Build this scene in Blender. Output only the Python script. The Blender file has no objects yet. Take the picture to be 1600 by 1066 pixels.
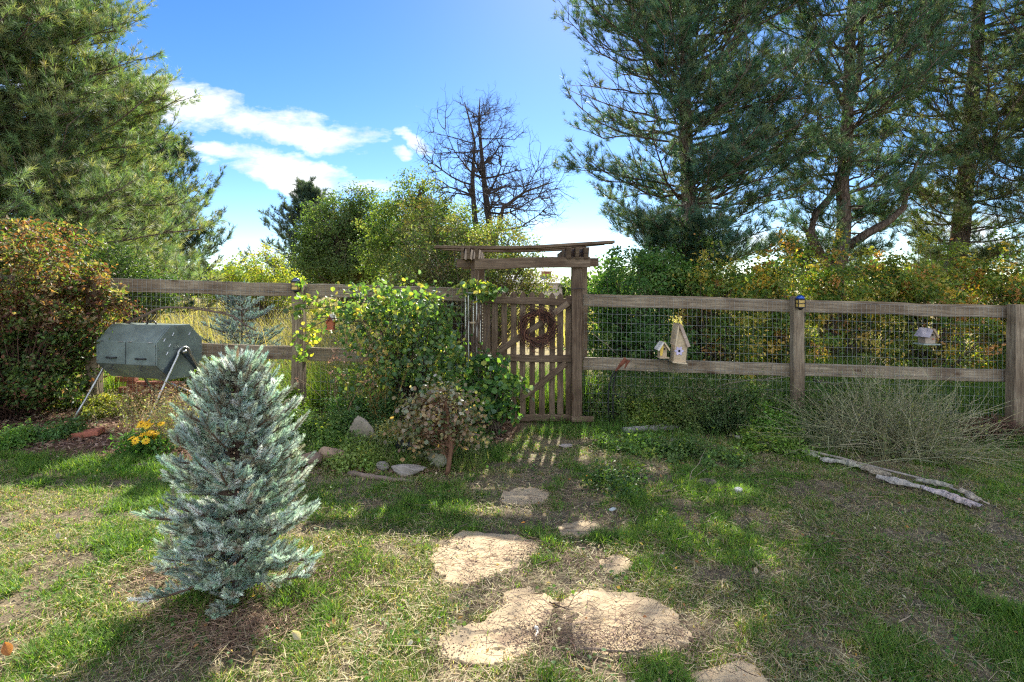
import bpy, math
import numpy as np
from math import radians as R, sin, cos, pi, tan

# ------------------------------------------------------------------ camera, sky, sun
SC = bpy.context.scene
F, CX, HZ, CAMZ = 888.0, 800.0, 448.0, 1.5        # focal length, centre and horizon in 1600 px units
cam = bpy.data.cameras.new('camera'); camo = bpy.data.objects.new('camera', cam)
SC.collection.objects.link(camo); SC.camera = camo
camo.location = (0, 0, CAMZ); camo.rotation_euler = (R(90), 0, 0)
cam.sensor_width = 36; cam.lens = 36*F/1600; cam.shift_y = -(533-HZ)/1600
cam.clip_start = .05; cam.clip_end = 2000

SUN_AZ, SUN_EL = 9.5, 35.0                        # degrees right of the view direction, above the horizon
sd = bpy.data.lights.new('sun', 'SUN'); so = bpy.data.objects.new('sun', sd); SC.collection.objects.link(so)
sd.energy = 4.6; sd.angle = R(.5); sd.color = (1, .93, .82)
so.rotation_euler = (R(90-SUN_EL), 0, R(180-SUN_AZ) )
W = bpy.data.worlds.new('World'); SC.world = W; W.use_nodes = True
nt = W.node_tree; N = nt.nodes; L = nt.links; N.clear()
def nd(t, **k):
    n = N.new(t)
    for a, v in k.items(): setattr(n, a, v)
    return n
def mth(op, a, b=None, c=None, clamp=False):
    n = nd('ShaderNodeMath', operation=op); n.use_clamp = clamp
    for i, v in enumerate((a, b, c)):
        if v is None: continue
        if isinstance(v, (int, float)): n.inputs[i].default_value = v
        else: L.new(v, n.inputs[i])
    return n.outputs[0]
out = nd('ShaderNodeOutputWorld'); bg = nd('ShaderNodeBackground'); L.new(bg.outputs[0], out.inputs[0])
sky = nd('ShaderNodeTexSky', sky_type='NISHITA', sun_disc=False)
sky.sun_elevation = R(SUN_EL); sky.sun_rotation = R(SUN_AZ); sky.altitude = 1700
sky.air_density = 1.0; sky.dust_density = .35; sky.ozone_density = 2.2
tc = nd('ShaderNodeTexCoord'); sep = nd('ShaderNodeSeparateXYZ'); L.new(tc.outputs['Generated'], sep.inputs[0])
yy = mth('MAXIMUM', sep.outputs[1], .05)
u = mth('DIVIDE', sep.outputs[0], yy); v = mth('DIVIDE', sep.outputs[2], yy)
comb = nd('ShaderNodeCombineXYZ'); L.new(u, comb.inputs[0]); L.new(v, comb.inputs[1])
mp = nd('ShaderNodeMapping'); L.new(comb.outputs[0], mp.inputs[0]); mp.inputs['Rotation'].default_value[2] = R(14); mp.inputs['Scale'].default_value = (3.2, 8.5, 1)
no = nd('ShaderNodeTexNoise'); L.new(mp.outputs[0], no.inputs['Vector'])
no.inputs['Scale'].default_value = 1.5; no.inputs['Detail'].default_value = 12; no.inputs['Roughness'].default_value = .58; no.inputs['Distortion'].default_value = .35
no3 = nd('ShaderNodeTexNoise'); L.new(mp.outputs[0], no3.inputs['Vector']); no3.inputs['Scale'].default_value = 6.5; no3.inputs['Detail'].default_value = 10; no3.inputs['Roughness'].default_value = .7
wn = nd('ShaderNodeTexNoise'); L.new(comb.outputs[0], wn.inputs['Vector']); wn.inputs['Scale'].default_value = 9; wn.inputs['Detail'].default_value = 5; wn.inputs['Roughness'].default_value = .6
wsp = nd('ShaderNodeSeparateColor'); L.new(wn.outputs['Color'], wsp.inputs[0])
uw = mth('ADD', u, mth('MULTIPLY', mth('SUBTRACT', wsp.outputs[0], .5), .16)); vw = mth('ADD', v, mth('MULTIPLY', mth('SUBTRACT', wsp.outputs[1], .5), .075))
def puff(px, py, rx, ry, ang, amp):
    """an elongated bank of cloud in a direction of the sky"""
    u0, v0 = (px-CX)/F, (HZ-py)/F
    du = mth('SUBTRACT', uw, u0); dv = mth('SUBTRACT', vw, v0); c, s = cos(R(ang)), sin(R(ang))
    a = mth('ADD', mth('MULTIPLY', du, c*F/rx), mth('MULTIPLY', dv, s*F/rx))
    b = mth('ADD', mth('MULTIPLY', du, -s*F/ry), mth('MULTIPLY', dv, c*F/ry))
    q = mth('ADD', mth('MULTIPLY', a, a), mth('MULTIPLY', b, b))
    return mth('MULTIPLY', mth('SUBTRACT', 1, q, clamp=True), amp)
tot = None
for p in ((330, 165, 150, 52, -12, 1.0), (480, 205, 150, 40, -8, 1.0), (360, 235, 140, 26, -8, .8), (480, 272, 175, 42, -10, 1.0), (235, 160, 120, 60, -8, 1.), (368, 141, 48, 17, -15, .8),
          (648, 220, 44, 18, -20, .7), (618, 238, 34, 14, -8, .7), (570, 290, 90, 24, -8, .8), (40, 140, 200, 60, -8, .8),
          (900, 378, 110, 22, 0, .6), (845, 352, 24, 9, 0, .6), (1180, 385, 190, 34, 0, .6), (1450, 370, 300, 60, 4, .6), (1750, 300, 260, 60, 0, .5),
          (1230, 90, 60, 20, 30, .5), (380, 400, 120, 18, 0, .3), (-400, 200, 300, 80, 0, .6), (1120, 300, 160, 20, 0, .3)):
    g = puff(*p); tot = g if tot is None else mth('MAXIMUM', tot, g)
dens = mth('SUBTRACT', mth('ADD', mth('MULTIPLY', tot, .8), mth('ADD', mth('MULTIPLY', no.outputs[0], 2.0), mth('MULTIPLY', no3.outputs[0], .55))), 1.62)
dens = mth('MULTIPLY', mth('MULTIPLY', mth('ADD', dens, .04), 2.2, clamp=True), mth('GREATER_THAN', sep.outputs[1], .06))
# added broken cloud, unseen above and behind the viewer, bright to fill the shade
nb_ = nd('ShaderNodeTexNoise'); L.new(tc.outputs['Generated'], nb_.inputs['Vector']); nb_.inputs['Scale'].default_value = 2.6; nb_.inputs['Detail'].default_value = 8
fill_cloud = mth('MULTIPLY', mth('MULTIPLY', mth('SUBTRACT', nb_.outputs[0], .47), 6, clamp=True), mth('MULTIPLY', mth('SUBTRACT', .12, sep.outputs[1]), 2.5, clamp=True))
# hue of the clear air: keep the physical sky, a little more saturated
hs = nd('ShaderNodeHueSaturation'); L.new(sky.outputs[0], hs.inputs['Color']); hs.inputs['Saturation'].default_value = 1.3; hs.inputs['Value'].default_value = .47; hs.inputs['Hue'].default_value = .509
no2 = nd('ShaderNodeTexNoise'); L.new(mp.outputs[0], no2.inputs['Vector']); no2.inputs['Scale'].default_value = 4; no2.inputs['Detail'].default_value = 6
cr = nd('ShaderNodeValToRGB'); L.new(no2.outputs[0], cr.inputs[0]); cr.color_ramp.elements[0].position = .3; cr.color_ramp.elements[1].position = .6
cr.color_ramp.elements[0].color = (2.1, 2.25, 2.5, 1); cr.color_ramp.elements[1].color = (3.4, 3.4, 3.4, 1)
mx = nd('ShaderNodeMix', data_type='RGBA'); L.new(dens, mx.inputs[0]); L.new(hs.outputs[0], mx.inputs[6]); L.new(cr.outputs[0], mx.inputs[7])
mx2 = nd('ShaderNodeMix', data_type='RGBA'); L.new(fill_cloud, mx2.inputs[0]); L.new(mx.outputs[2], mx2.inputs[6]); mx2.inputs[7].default_value = (8, 7.9, 7.8, 1)
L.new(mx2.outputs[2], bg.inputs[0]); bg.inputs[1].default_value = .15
SC.view_settings.view_transform = 'Standard'; SC.view_settings.look = 'None'; SC.view_settings.exposure = 1.6; SC.view_settings.gamma = 1
SC.render.engine = 'CYCLES'
cy = SC.cycles
cy.max_bounces = 6; cy.diffuse_bounces = 3; cy.glossy_bounces = 2; cy.transmission_bounces = 4; cy.transparent_max_bounces = 4
cy.caustics_reflective = False; cy.caustics_refractive = False; cy.sample_clamp_indirect = 4
cy.use_adaptive_sampling = True; cy.adaptive_threshold = .015
cy.use_denoising = False; cy.pixel_filter_type = 'BLACKMAN_HARRIS'; cy.filter_width = 1.25

# ------------------------------------------------------------------ helpers
rng = np.random.default_rng(11)
def P(px, py, d): return np.array(((px-CX)/F*d, d, CAMZ-(py-HZ)/F*d))
def sstep(x, a, b):
    t = np.clip((np.asarray(x, float)-a)/(b-a), 0, 1); return t*t*(3-2*t)
def vnoise(x, y, s, seed=0):
    r = np.random.default_rng(seed+100).random((64, 64))
    x = np.asarray(x, float)/s+1000; y = np.asarray(y, float)/s+1000
    xi = np.floor(x).astype(int); yi = np.floor(y).astype(int); fx = x-xi; fy = y-yi
    fx = fx*fx*(3-2*fx); fy = fy*fy*(3-2*fy)
    g = lambda a, b: r[a % 64, b % 64]
    return (g(xi, yi)*(1-fx)+g(xi+1, yi)*fx)*(1-fy)+(g(xi, yi+1)*(1-fx)+g(xi+1, yi+1)*fx)*fy
def gz(x, y):
    x = np.asarray(x, float); y = np.asarray(y, float)
    t = -.022*np.clip(x, -9, 9)*sstep(y, 2.5, 6)*(1-sstep(y, 14, 40))
    near = 1-sstep(y, 12, 30)
    return t+(vnoise(x, y, 1.1, 1)-.5)*.05*near+(vnoise(x, y, .33, 2)-.5)*.018*near
def G(px, py, dz=0.):
    """where the sight line through a picture point meets the ground"""
    d = F*CAMZ/(py-HZ)
    for _ in range(12):
        z = float(gz((px-CX)/F*d, d)); d = F*(CAMZ-z)/(py-HZ)
    p = P(px, py, d); p[2] += dz; return p
def unit(v):
    v = np.asarray(v, float); return v/np.maximum(np.linalg.norm(v, axis=-1, keepdims=True), 1e-9)
def basis(d, roll=None):
    """X, Y, Z with Z along d"""
    d = unit(d); ref = np.where(np.abs(d[..., 2:3]) > .95, np.array((1., 0, 0)), np.array((0, 0, 1.)))
    X = unit(np.cross(ref, d)); Y = np.cross(d, X)
    if roll is not None:
        c, s = np.cos(roll)[..., None], np.sin(roll)[..., None]; X, Y = X*c+Y*s, -X*s+Y*c
    return X, Y, d
class MB:
    def __init__(s): s.v = []; s.f = []; s.c = []; s.n = 0
    def add(s, v, f, c=None):
        v = np.asarray(v, float).reshape(-1, 3); f = np.asarray(f, int)
        if c is None: c = (.5, .5, .5)
        c = np.asarray(c, float)
        if c.ndim == 1: c = np.broadcast_to(c, (len(v), 3))
        s.v.append(v); s.f.append(f+s.n); s.c.append(c); s.n += len(v)
    def box(s, a, b, c=None):
        (x0, y0, z0), (x1, y1, z1) = a, b
        s.add([(x0,y0,z0),(x1,y0,z0),(x1,y1,z0),(x0,y1,z0),(x0,y0,z1),(x1,y0,z1),(x1,y1,z1),(x0,y1,z1)],
              [(0,3,2,1),(4,5,6,7),(0,1,5,4),(1,2,6,5),(2,3,7,6),(3,0,4,7)], c)
    def prism(s, poly, z0, z1, c=None):
        """poly in x,y counter-clockwise"""
        n = len(poly); v = [(x, y, z0) for x, y in poly]+[(x, y, z1) for x, y in poly]
        s.add(v, [[i, (i+1) % n, n+(i+1) % n, n+i] for i in range(n)], c)
        s.n -= 2*n; off = s.n
        s.f.append(np.array([list(range(n, 2*n))])+off); s.f.append(np.array([list(range(n))[::-1]])+off); s.n += 2*n
    def tubes(s, Pt, Rd, sides=4, c=None, cap=True):
        Pt = np.asarray(Pt, float); Rd = np.asarray(Rd, float)
        if Pt.ndim == 2: Pt = Pt[None]; Rd = Rd[None] if Rd.ndim else Rd
        n, m, _ = Pt.shape; Rd = np.broadcast_to(Rd, (n, m))
        T = unit(np.gradient(Pt, axis=1))
        ref = np.where(np.abs(T[:, :1, 2:3]).mean(axis=1, keepdims=True) > .9, np.array((1., 0, 0)), np.array((0, 0, 1.)))
        X = unit(np.cross(np.broadcast_to(ref, T.shape), T)); Y = np.cross(T, X)
        a = np.arange(sides)*2*pi/sides
        V = Pt[:, :, None]+Rd[:, :, None, None]*(X[:, :, None]*np.cos(a)[:, None]+Y[:, :, None]*np.sin(a)[:, None])
        k = np.arange(n)[:, None, None]*m*sides; i = np.arange(m-1)[None, :, None]*sides; j = np.arange(sides)[None, None]
        j2 = (j+1) % sides
        Fq = np.stack([k+i+j, k+i+j2, k+i+sides+j2, k+i+sides+j], -1).reshape(-1, 4)
        if c is not None:
            c = np.asarray(c, float)
            if c.ndim == 2: c = np.repeat(c, m*sides, axis=0)
        off = s.n; s.add(V.reshape(-1, 3), Fq, c)
        if cap and sides > 2:
            b = np.arange(n)[:, None]*m*sides
            s.f.append(off+b+np.arange(sides)[::-1][None]); s.f.append(off+b+(m-1)*sides+np.arange(sides)[None])
    def scatter(s, tv, tf, pos, ax, sc, col):
        tv = np.asarray(tv, float); tf = np.asarray(tf, int); n = len(pos); k = len(tv)
        X, Y, Z = ax; sc = np.asarray(sc, float)
        if sc.ndim == 1: sc = sc[:, None]
        sc = np.broadcast_to(sc, (n, 3))
        V = pos[:, None]+X[:, None]*(tv[None, :, 0, None]*sc[:, None, 0:1])+Y[:, None]*(tv[None, :, 1, None]*sc[:, None, 1:2])+Z[:, None]*(tv[None, :, 2, None]*sc[:, None, 2:3])
        Fc = (tf[None]+(np.arange(n)*k)[:, None, None]).reshape(-1, tf.shape[1])
        s.add(V.reshape(-1, 3), Fc, np.repeat(col, k, axis=0))
    def mesh(s, name, smooth=False):
        me = bpy.data.meshes.new(name)
        V = np.concatenate(s.v).astype(np.float32)
        idx = np.concatenate([f.reshape(-1) for f in s.f]).astype(np.int32)
        tot = np.concatenate([np.full(len(f), f.shape[1]) for f in s.f]).astype(np.int32)
        me.vertices.add(len(V)); me.vertices.foreach_set('co', V.reshape(-1))
        me.loops.add(len(idx)); me.loops.foreach_set('vertex_index', idx)
        me.polygons.add(len(tot)); st = np.concatenate([[0], np.cumsum(tot)[:-1]]).astype(np.int32)
        me.polygons.foreach_set('loop_start', st); me.polygons.foreach_set('loop_total', tot)
        me.polygons.foreach_set('use_smooth', np.full(len(tot), smooth))
        at = me.color_attributes.new('col', 'FLOAT_COLOR', 'POINT')
        C = np.ones((len(V), 4), np.float32); C[:, :3] = np.concatenate(s.c); at.data.foreach_set('color', C.reshape(-1))
        me.update(calc_edges=True); return me
    def build(s, name, mat, parent=None, smooth=False, bevel=0):
        me = s.mesh(name, smooth); me.materials.append(mat)
        o = bpy.data.objects.new(name, me); SC.collection.objects.link(o)
        if parent is not None:
            o.parent = parent; o.matrix_parent_inverse = parent.matrix_basis.inverted()
        if bevel:
            b = o.modifiers.new('bevel', 'BEVEL'); b.width = bevel; b.segments = 2; b.limit_method = 'ANGLE'
        return o
def tag(o, label, cat, group=None):
    o['label'] = label; o['category'] = cat
    if group: o['group'] = group
    return o
def kind(o, k): o['kind'] = k; return o
def thing(name, loc, label, cat, group=None):
    o = bpy.data.objects.new(name, None); SC.collection.objects.link(o); o.location = [float(a) for a in loc]; o.empty_display_size = .1
    return tag(o, label, cat, group)

# ------------------------------------------------------------------ materials
def newmat(name):
    m = bpy.data.materials.new(name); m.use_nodes = True
    t = m.node_tree; b = t.nodes['Principled BSDF']; return m, t, b
def n_(t, ty, ins=None, **k):
    n = t.nodes.new(ty)
    for a, v in k.items(): setattr(n, a, v)
    for a, v in (ins or {}).items():
        if hasattr(v, 'links') or isinstance(v, bpy.types.NodeSocket): t.links.new(v, n.inputs[a])
        else: n.inputs[a].default_value = v
    return n
def ramp(t, fac, stops):
    r = t.nodes.new('ShaderNodeValToRGB'); t.links.new(fac, r.inputs[0]); e = r.color_ramp.elements
    while len(e) < len(stops): e.new(.5)
    for k, (p, c) in enumerate(stops): e[k].position = p; e[k].color = (*c, 1)
    return r.outputs[0]
def mat_leaf(name, trans=.35, rough=.5, spec=.4, tint=(1.15, 1.25, .6)):
    m, t, b = newmat(name)
    a = n_(t, 'ShaderNodeAttribute', attribute_name='col')
    t.links.new(a.outputs['Color'], b.inputs['Base Color']); b.inputs['Roughness'].default_value = rough; b.inputs['Specular IOR Level'].default_value = spec
    mul = n_(t, 'ShaderNodeMix', data_type='RGBA', blend_type='MULTIPLY'); mul.inputs[0].default_value = 1
    t.links.new(a.outputs['Color'], mul.inputs[6]); mul.inputs[7].default_value = (*tint, 1)
    tr = n_(t, 'ShaderNodeBsdfTranslucent'); t.links.new(mul.outputs[2], tr.inputs['Color'])
    ms = n_(t, 'ShaderNodeMixShader', {0: trans}); t.links.new(b.outputs[0], ms.inputs[1]); t.links.new(tr.outputs[0], ms.inputs[2])
    t.links.new(ms.outputs[0], t.nodes['Material Output'].inputs[0]); return m
def mat_col(name, rough=.85, spec=.3, nscale=30, amount=.5, bump=.3, bs=60):
    """surface coloured per piece, broken up with noise and bump"""
    m, t, b = newmat(name)
    a = n_(t, 'ShaderNodeAttribute', attribute_name='col'); co = n_(t, 'ShaderNodeTexCoord')
    no = n_(t, 'ShaderNodeTexNoise', {'Vector': co.outputs['Object'], 'Scale': nscale, 'Detail': 6., 'Roughness': .65})
    r = ramp(t, no.outputs[0], [(.25, (1-amount,)*3), (.75, (1+amount*.6,)*3)])
    mul = n_(t, 'ShaderNodeMix', data_type='RGBA', blend_type='MULTIPLY'); mul.inputs[0].default_value = 1
    t.links.new(a.outputs['Color'], mul.inputs[6]); t.links.new(r, mul.inputs[7]); t.links.new(mul.outputs[2], b.inputs['Base Color'])
    b.inputs['Roughness'].default_value = rough; b.inputs['Specular IOR Level'].default_value = spec
    n2 = n_(t, 'ShaderNodeTexNoise', {'Vector': co.outputs['Object'], 'Scale': bs, 'Detail': 5.})
    bp = n_(t, 'ShaderNodeBump', {'Height': n2.outputs[0], 'Strength': bump, 'Distance': .01}); t.links.new(bp.outputs[0], b.inputs['Normal'])
    return m
def mat_wood(name, dark, mid, light, grain=1.0):
    """weathered board: grain runs along local X"""
    m, t, b = newmat(name)
    co = n_(t, 'ShaderNodeTexCoord'); oi = n_(t, 'ShaderNodeObjectInfo')
    mul = n_(t, 'ShaderNodeMath', {0: oi.outputs['Random'], 1: 37.}, operation='MULTIPLY')
    add = n_(t, 'ShaderNodeVectorMath', {0: co.outputs['Object']}, operation='ADD'); t.links.new(mul.outputs[0], add.inputs[1])
    mp = n_(t, 'ShaderNodeMapping', {'Vector': add.outputs[0], 'Scale': (1.6, 26, 26)})
    g = n_(t, 'ShaderNodeTexNoise', {'Vector': mp.outputs[0], 'Scale': 2.2*grain, 'Detail': 8., 'Roughness': .7, 'Distortion': .6})
    c1 = ramp(t, g.outputs[0], [(.28, dark), (.5, mid), (.74, light)])
    st = n_(t, 'ShaderNodeTexNoise', {'Vector': add.outputs[0], 'Scale': 2.6, 'Detail': 4.})
    c2 = ramp(t, st.outputs[0], [(.35, (.62, .56, .52)), (.62, (1.12, 1.1, 1.06))])
    mp2 = n_(t, 'ShaderNodeMapping', {'Vector': add.outputs[0], 'Scale': (2.2, 7, 7)})
    vo = n_(t, 'ShaderNodeTexVoronoi', {'Vector': mp2.outputs[0], 'Scale': 1.})
    kn = ramp(t, vo.outputs['Distance'], [(.05, (.35, .25, .2)), (.16, (1, 1, 1))])
    x1 = n_(t, 'ShaderNodeMix', data_type='RGBA', blend_type='MULTIPLY'); x1.inputs[0].default_value = 1; t.links.new(c1, x1.inputs[6]); t.links.new(c2, x1.inputs[7])
    x2 = n_(t, 'ShaderNodeMix', data_type='RGBA', blend_type='MULTIPLY'); x2.inputs[0].default_value = .9; t.links.new(x1.outputs[2], x2.inputs[6]); t.links.new(kn, x2.inputs[7])
    t.links.new(x2.outputs[2], b.inputs['Base Color']); b.inputs['Roughness'].default_value = .85; b.inputs['Specular IOR Level'].default_value = .25
    bp = n_(t, 'ShaderNodeBump', {'Height': g.outputs[0], 'Strength': .55, 'Distance': .006}); t.links.new(bp.outputs[0], b.inputs['Normal'])
    return m
def mat_bark(name, dark, light, sc=9.):
    m, t, b = newmat(name); co = n_(t, 'ShaderNodeTexCoord')
    mp = n_(t, 'ShaderNodeMapping', {'Vector': co.outputs['Object'], 'Scale': (1, 1, .3)})
    no = n_(t, 'ShaderNodeTexNoise', {'Vector': mp.outputs[0], 'Scale': sc, 'Detail': 8., 'Roughness': .7})
    vo = n_(t, 'ShaderNodeTexVoronoi', {'Vector': mp.outputs[0], 'Scale': sc*2.2}, feature='DISTANCE_TO_EDGE')
    c = ramp(t, no.outputs[0], [(.3, dark), (.7, light)]); k = ramp(t, vo.outputs[0], [(0., (.35, .3, .28)), (.14, (1, 1, 1))])
    x = n_(t, 'ShaderNodeMix', data_type='RGBA', blend_type='MULTIPLY'); x.inputs[0].default_value = .8; t.links.new(c, x.inputs[6]); t.links.new(k, x.inputs[7])
    t.links.new(x.outputs[2], b.inputs['Base Color']); b.inputs['Roughness'].default_value = .9; b.inputs['Specular IOR Level'].default_value = .2
    bp = n_(t, 'ShaderNodeBump', {'Height': k, 'Strength': .7, 'Distance': .02}); t.links.new(bp.outputs[0], b.inputs['Normal'])
    return m
def mat_plain(name, col, rough=.5, metal=0., spec=.5, nscale=25., var=.25, bump=.1):
    m, t, b = newmat(name); co = n_(t, 'ShaderNodeTexCoord')
    no = n_(t, 'ShaderNodeTexNoise', {'Vector': co.outputs['Object'], 'Scale': nscale, 'Detail': 6.})
    c = np.array(col); r = ramp(t, no.outputs[0], [(.3, tuple(c*(1-var))), (.7, tuple(np.minimum(c*(1+var), 1)))])
    t.links.new(r, b.inputs['Base Color']); b.inputs['Roughness'].default_value = rough; b.inputs['Metallic'].default_value = metal; b.inputs['Specular IOR Level'].default_value = spec
    bp = n_(t, 'ShaderNodeBump', {'Height': no.outputs[0], 'Strength': bump, 'Distance': .005}); t.links.new(bp.outputs[0], b.inputs['Normal'])
    return m
M_needle = mat_leaf('pine_needles', .36, .6, .25, (1.2, 1.25, .55))
M_leaf = mat_leaf('leaves', .5, .5, .3, (1.3, 1.35, .4))
M_spruce = mat_leaf('spruce_needles', .28, .65, .3, (1, 1.1, .9))
M_grass = mat_leaf('grass_blades', .48, .6, .25, (1.45, 1.45, .55))
M_dry = mat_leaf('dry_stems', .25, .7, .2, (1.1, 1, .8))
M_bark = mat_bark('pine_bark', (.09, .066, .052), (.26, .195, .155))
M_grey = mat_bark('grey_bark', (.06, .05, .045), (.17, .14, .13), 14)
M_twig = mat_col('twigs', .85, .25, 20, .4, .1)
M_stone = mat_col('stones', .9, .25, 12, .4, .6, 30)
M_fwood = mat_wood('fence_wood', (.09, .068, .048), (.255, .205, .145), (.45, .39, .29))
M_gwood = mat_wood('gate_wood', (.055, .04, .028), (.155, .112, .076), (.29, .225, .16))
M_pale = mat_wood('pale_wood', (.42, .33, .2), (.58, .47, .32), (.68, .58, .42), 2)
M_wire = mat_plain('galvanised_wire', (.34, .36, .35), .55, .5)
PAL = lambda *a: np.array(a, float)
def pick(pal, n, jit=.22, w=None):
    pal = np.asarray(pal, float); i = rng.choice(len(pal), n, p=None if w is None else np.array(w)/sum(w))
    return np.clip(pal[i]*(1+(rng.random((n, 1))-.5)*2*jit)*(1+(rng.random((n, 3))-.5)*.16), 0, .95)

# ------------------------------------------------------------------ ground
SLABS = [  # outline in picture points of each flagstone, label
 ([(672,846),(722,832),(800,838),(846,850),(842,868),(812,886),(770,900),(738,915),(700,912),(676,888)], 'large pale tan flagstone alone at the left of the path', 'flagstone'),
 ([(700,985),(748,978),(790,950),(850,930),(868,942),(858,975),(838,1008),(806,1036),(740,1044),(698,1034),(682,1008)], 'tan flagstone strewn with twigs, left one of the joined pair', 'flagstone'),
 ([(872,940),(915,925),(990,932),(1052,958),(1078,1000),(1060,1024),(1000,1030),(930,1026),(868,1012),(862,975)], 'broad tan flagstone with a heap of dry twigs, right of the joined pair', 'flagstone'),
 ([(1078,1052),(1160,1034),(1182,1044),(1204,1074),(1190,1100),(1092,1100)], 'flagstone with a straight cut corner at the bottom edge', 'flagstone'),
 ([(868,824),(905,812),(935,816),(938,830),(915,840),(876,838)], 'small flat flagstone sunk in the shaded grass behind the larger ones', 'flagstone'),
 ([(935,878),(968,868),(990,876),(990,890),(972,899),(944,894)], 'small round flagstone showing through grass beside the joined pair', 'flagstone'),
 ([(784,768),(835,762),(858,772),(850,788),(806,792),(782,784)], 'flagstone crossed by striped shadows near the gate', 'flagstone'),
 ([(786,928),(826,918),(842,930),(820,946),(792,946)], 'small tan flagstone between the lone one and the joined pair', 'flagstone'),
]
def inpoly(x, y, poly):
    poly = np.asarray(poly); r = np.zeros(len(x), bool); j = len(poly)-1
    for i in range(len(poly)):
        xi, yi = poly[i][:2]; xj, yj = poly[j][:2]
        r ^= ((yi > y) != (yj > y)) & (x < (xj-xi)*(y-yi)/(yj-yi+1e-12)+xi); j = i
    return r
def bedline(x):   # where the lawn ends and the planted strip along the fence begins
    return np.interp(x, [-12, -4.6, -2.9, -1.5, -.75, -.3, .15, .7, 1.2, 2.3, 5, 12], [4.75, 4.8, 4.72, 4.55, 4.55, 4.9, 5.9, 6.15, 6.0, 5.7, 5.55, 5.4])
gxs = np.unique(np.concatenate([np.linspace(-400, -14, 30), np.linspace(-14, 14, 330), np.linspace(14, 400, 30)]))
gys = np.unique(np.concatenate([np.linspace(-60, 0, 12), np.linspace(0, 10, 220), np.linspace(10, 40, 50), np.linspace(40, 900, 40)]))
XX, YY = np.meshgrid(gxs, gys); ZZ = gz(XX, YY)
g = MB(); nx, ny = len(gxs), len(gys)
ii = (np.arange(ny-1)[:, None]*nx+np.arange(nx-1)[None]).reshape(-1)
dirt = sstep(YY, 0, 1)*0
bed = sstep(YY-bedline(XX), -.12, .12)*(1-sstep(YY, 6.6, 7.2))*(XX < .1)
gold = sstep(YY, 7., 9.)
gc = np.zeros((ny, nx, 3)); dryv = vnoise(XX, YY, .5, 3)*.6+vnoise(XX, YY, .14, 4)*.4
gc += np.array((.17, .135, .085))+(dryv[..., None]-.5)*np.array((.10, .085, .05))
gc = gc*(1-bed[..., None])+bed[..., None]*(np.array((.15, .09, .06))*(1+(dryv[..., None]-.5)*.8))
gc = gc*(1-gold[..., None])+gold[..., None]*np.array((.30, .245, .11))
g.add(np.stack([XX, YY, ZZ], -1).reshape(-1, 3), np.stack([ii, ii+1, ii+nx+1, ii+nx], -1), gc.reshape(-1, 3))
M_soil = mat_col('soil', .95, .15, 14, .45, .8, 90)
kind(g.build('ground', M_soil, smooth=True), 'structure')

SLABW = []
M_slab = mat_col('sandstone', .92, .2, 7, .3, .5, 45)
t = M_slab.node_tree; bs_ = t.nodes['Principled BSDF']; src = bs_.inputs['Base Color'].links[0].from_socket; co = n_(t, 'ShaderNodeTexCoord')
no = n_(t, 'ShaderNodeTexNoise', {'Vector': co.outputs['Object'], 'Scale': 6.5, 'Detail': 9., 'Roughness': .72, 'Distortion': .4}); k_ = ramp(t, no.outputs[0], [(.53, (0, 0, 0)), (.64, (.85, .85, .85))])
mxs = n_(t, 'ShaderNodeMix', data_type='RGBA'); t.links.new(k_, mxs.inputs[0]); t.links.new(src, mxs.inputs[6]); mxs.inputs[7].default_value = (.27, .19, .125, 1); t.links.new(mxs.outputs[2], bs_.inputs['Base Color'])
for k, (poly, lab, cat) in enumerate(SLABS):
    pts = np.array([G(x, y)[:2] for x, y in poly])
    SLABW.append(pts); c0 = pts.mean(0)
    # densify and roughen the outline
    q = []
    for i in range(len(pts)):
        a, b = pts[i], pts[(i+1) % len(pts)]
        for t in np.arange(0, 1, .16 if k != 3 else .34):
            q.append(a+(b-a)*t+rng.normal(0, .011 if k != 3 else .003, 2))
    q = np.array(q)
    if np.sum(q[:, 0]*np.roll(q[:, 1], -1)-np.roll(q[:, 0], -1)*q[:, 1]) < 0: q = q[::-1]
    z = float(np.max(gz(q[:, 0], q[:, 1])))+.006
    z = min(z, float(gz(*c0))+.010)
    m = MB(); n = len(q); rings = [(1.01, z-.06), (1.0, z-.002), (.99, z+.001)]+[(s_, z+.002) for s_ in (.96, .92, .88, .83, .78, .72, .65, .58, .5, .4, .3, .2, .1)]
    V = []
    for s_, h in rings:
        qq = c0+(q-c0)*s_; V.append(np.column_stack([qq, h+(vnoise(qq[:, 0], qq[:, 1], .09, 9)-.5)*.004-.007*sstep(vnoise(qq[:, 0], qq[:, 1], .16, 15)*.8+vnoise(qq[:, 0], qq[:, 1], .04, 16)*.2, .55, .58)]))
    V = np.concatenate(V+[[[c0[0], c0[1], z+.002]]]); Fq = []
    for r_ in range(len(rings)-1):
        for i in range(n): Fq.append((r_*n+i, r_*n+(i+1) % n, (r_+1)*n+(i+1) % n, (r_+1)*n+i))
    col = np.array((.49, .38, .235))*(.92+.16*rng.random())
    m.add(V, Fq, col); last = (len(rings)-1)*n
    m.f.append(np.array([(last+i, last+(i+1) % n, len(rings)*n) for i in range(n)]))
    tag(m.build('flagstone', M_slab), lab, 'flagstone', 'flagstones of the path to the gate')

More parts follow.
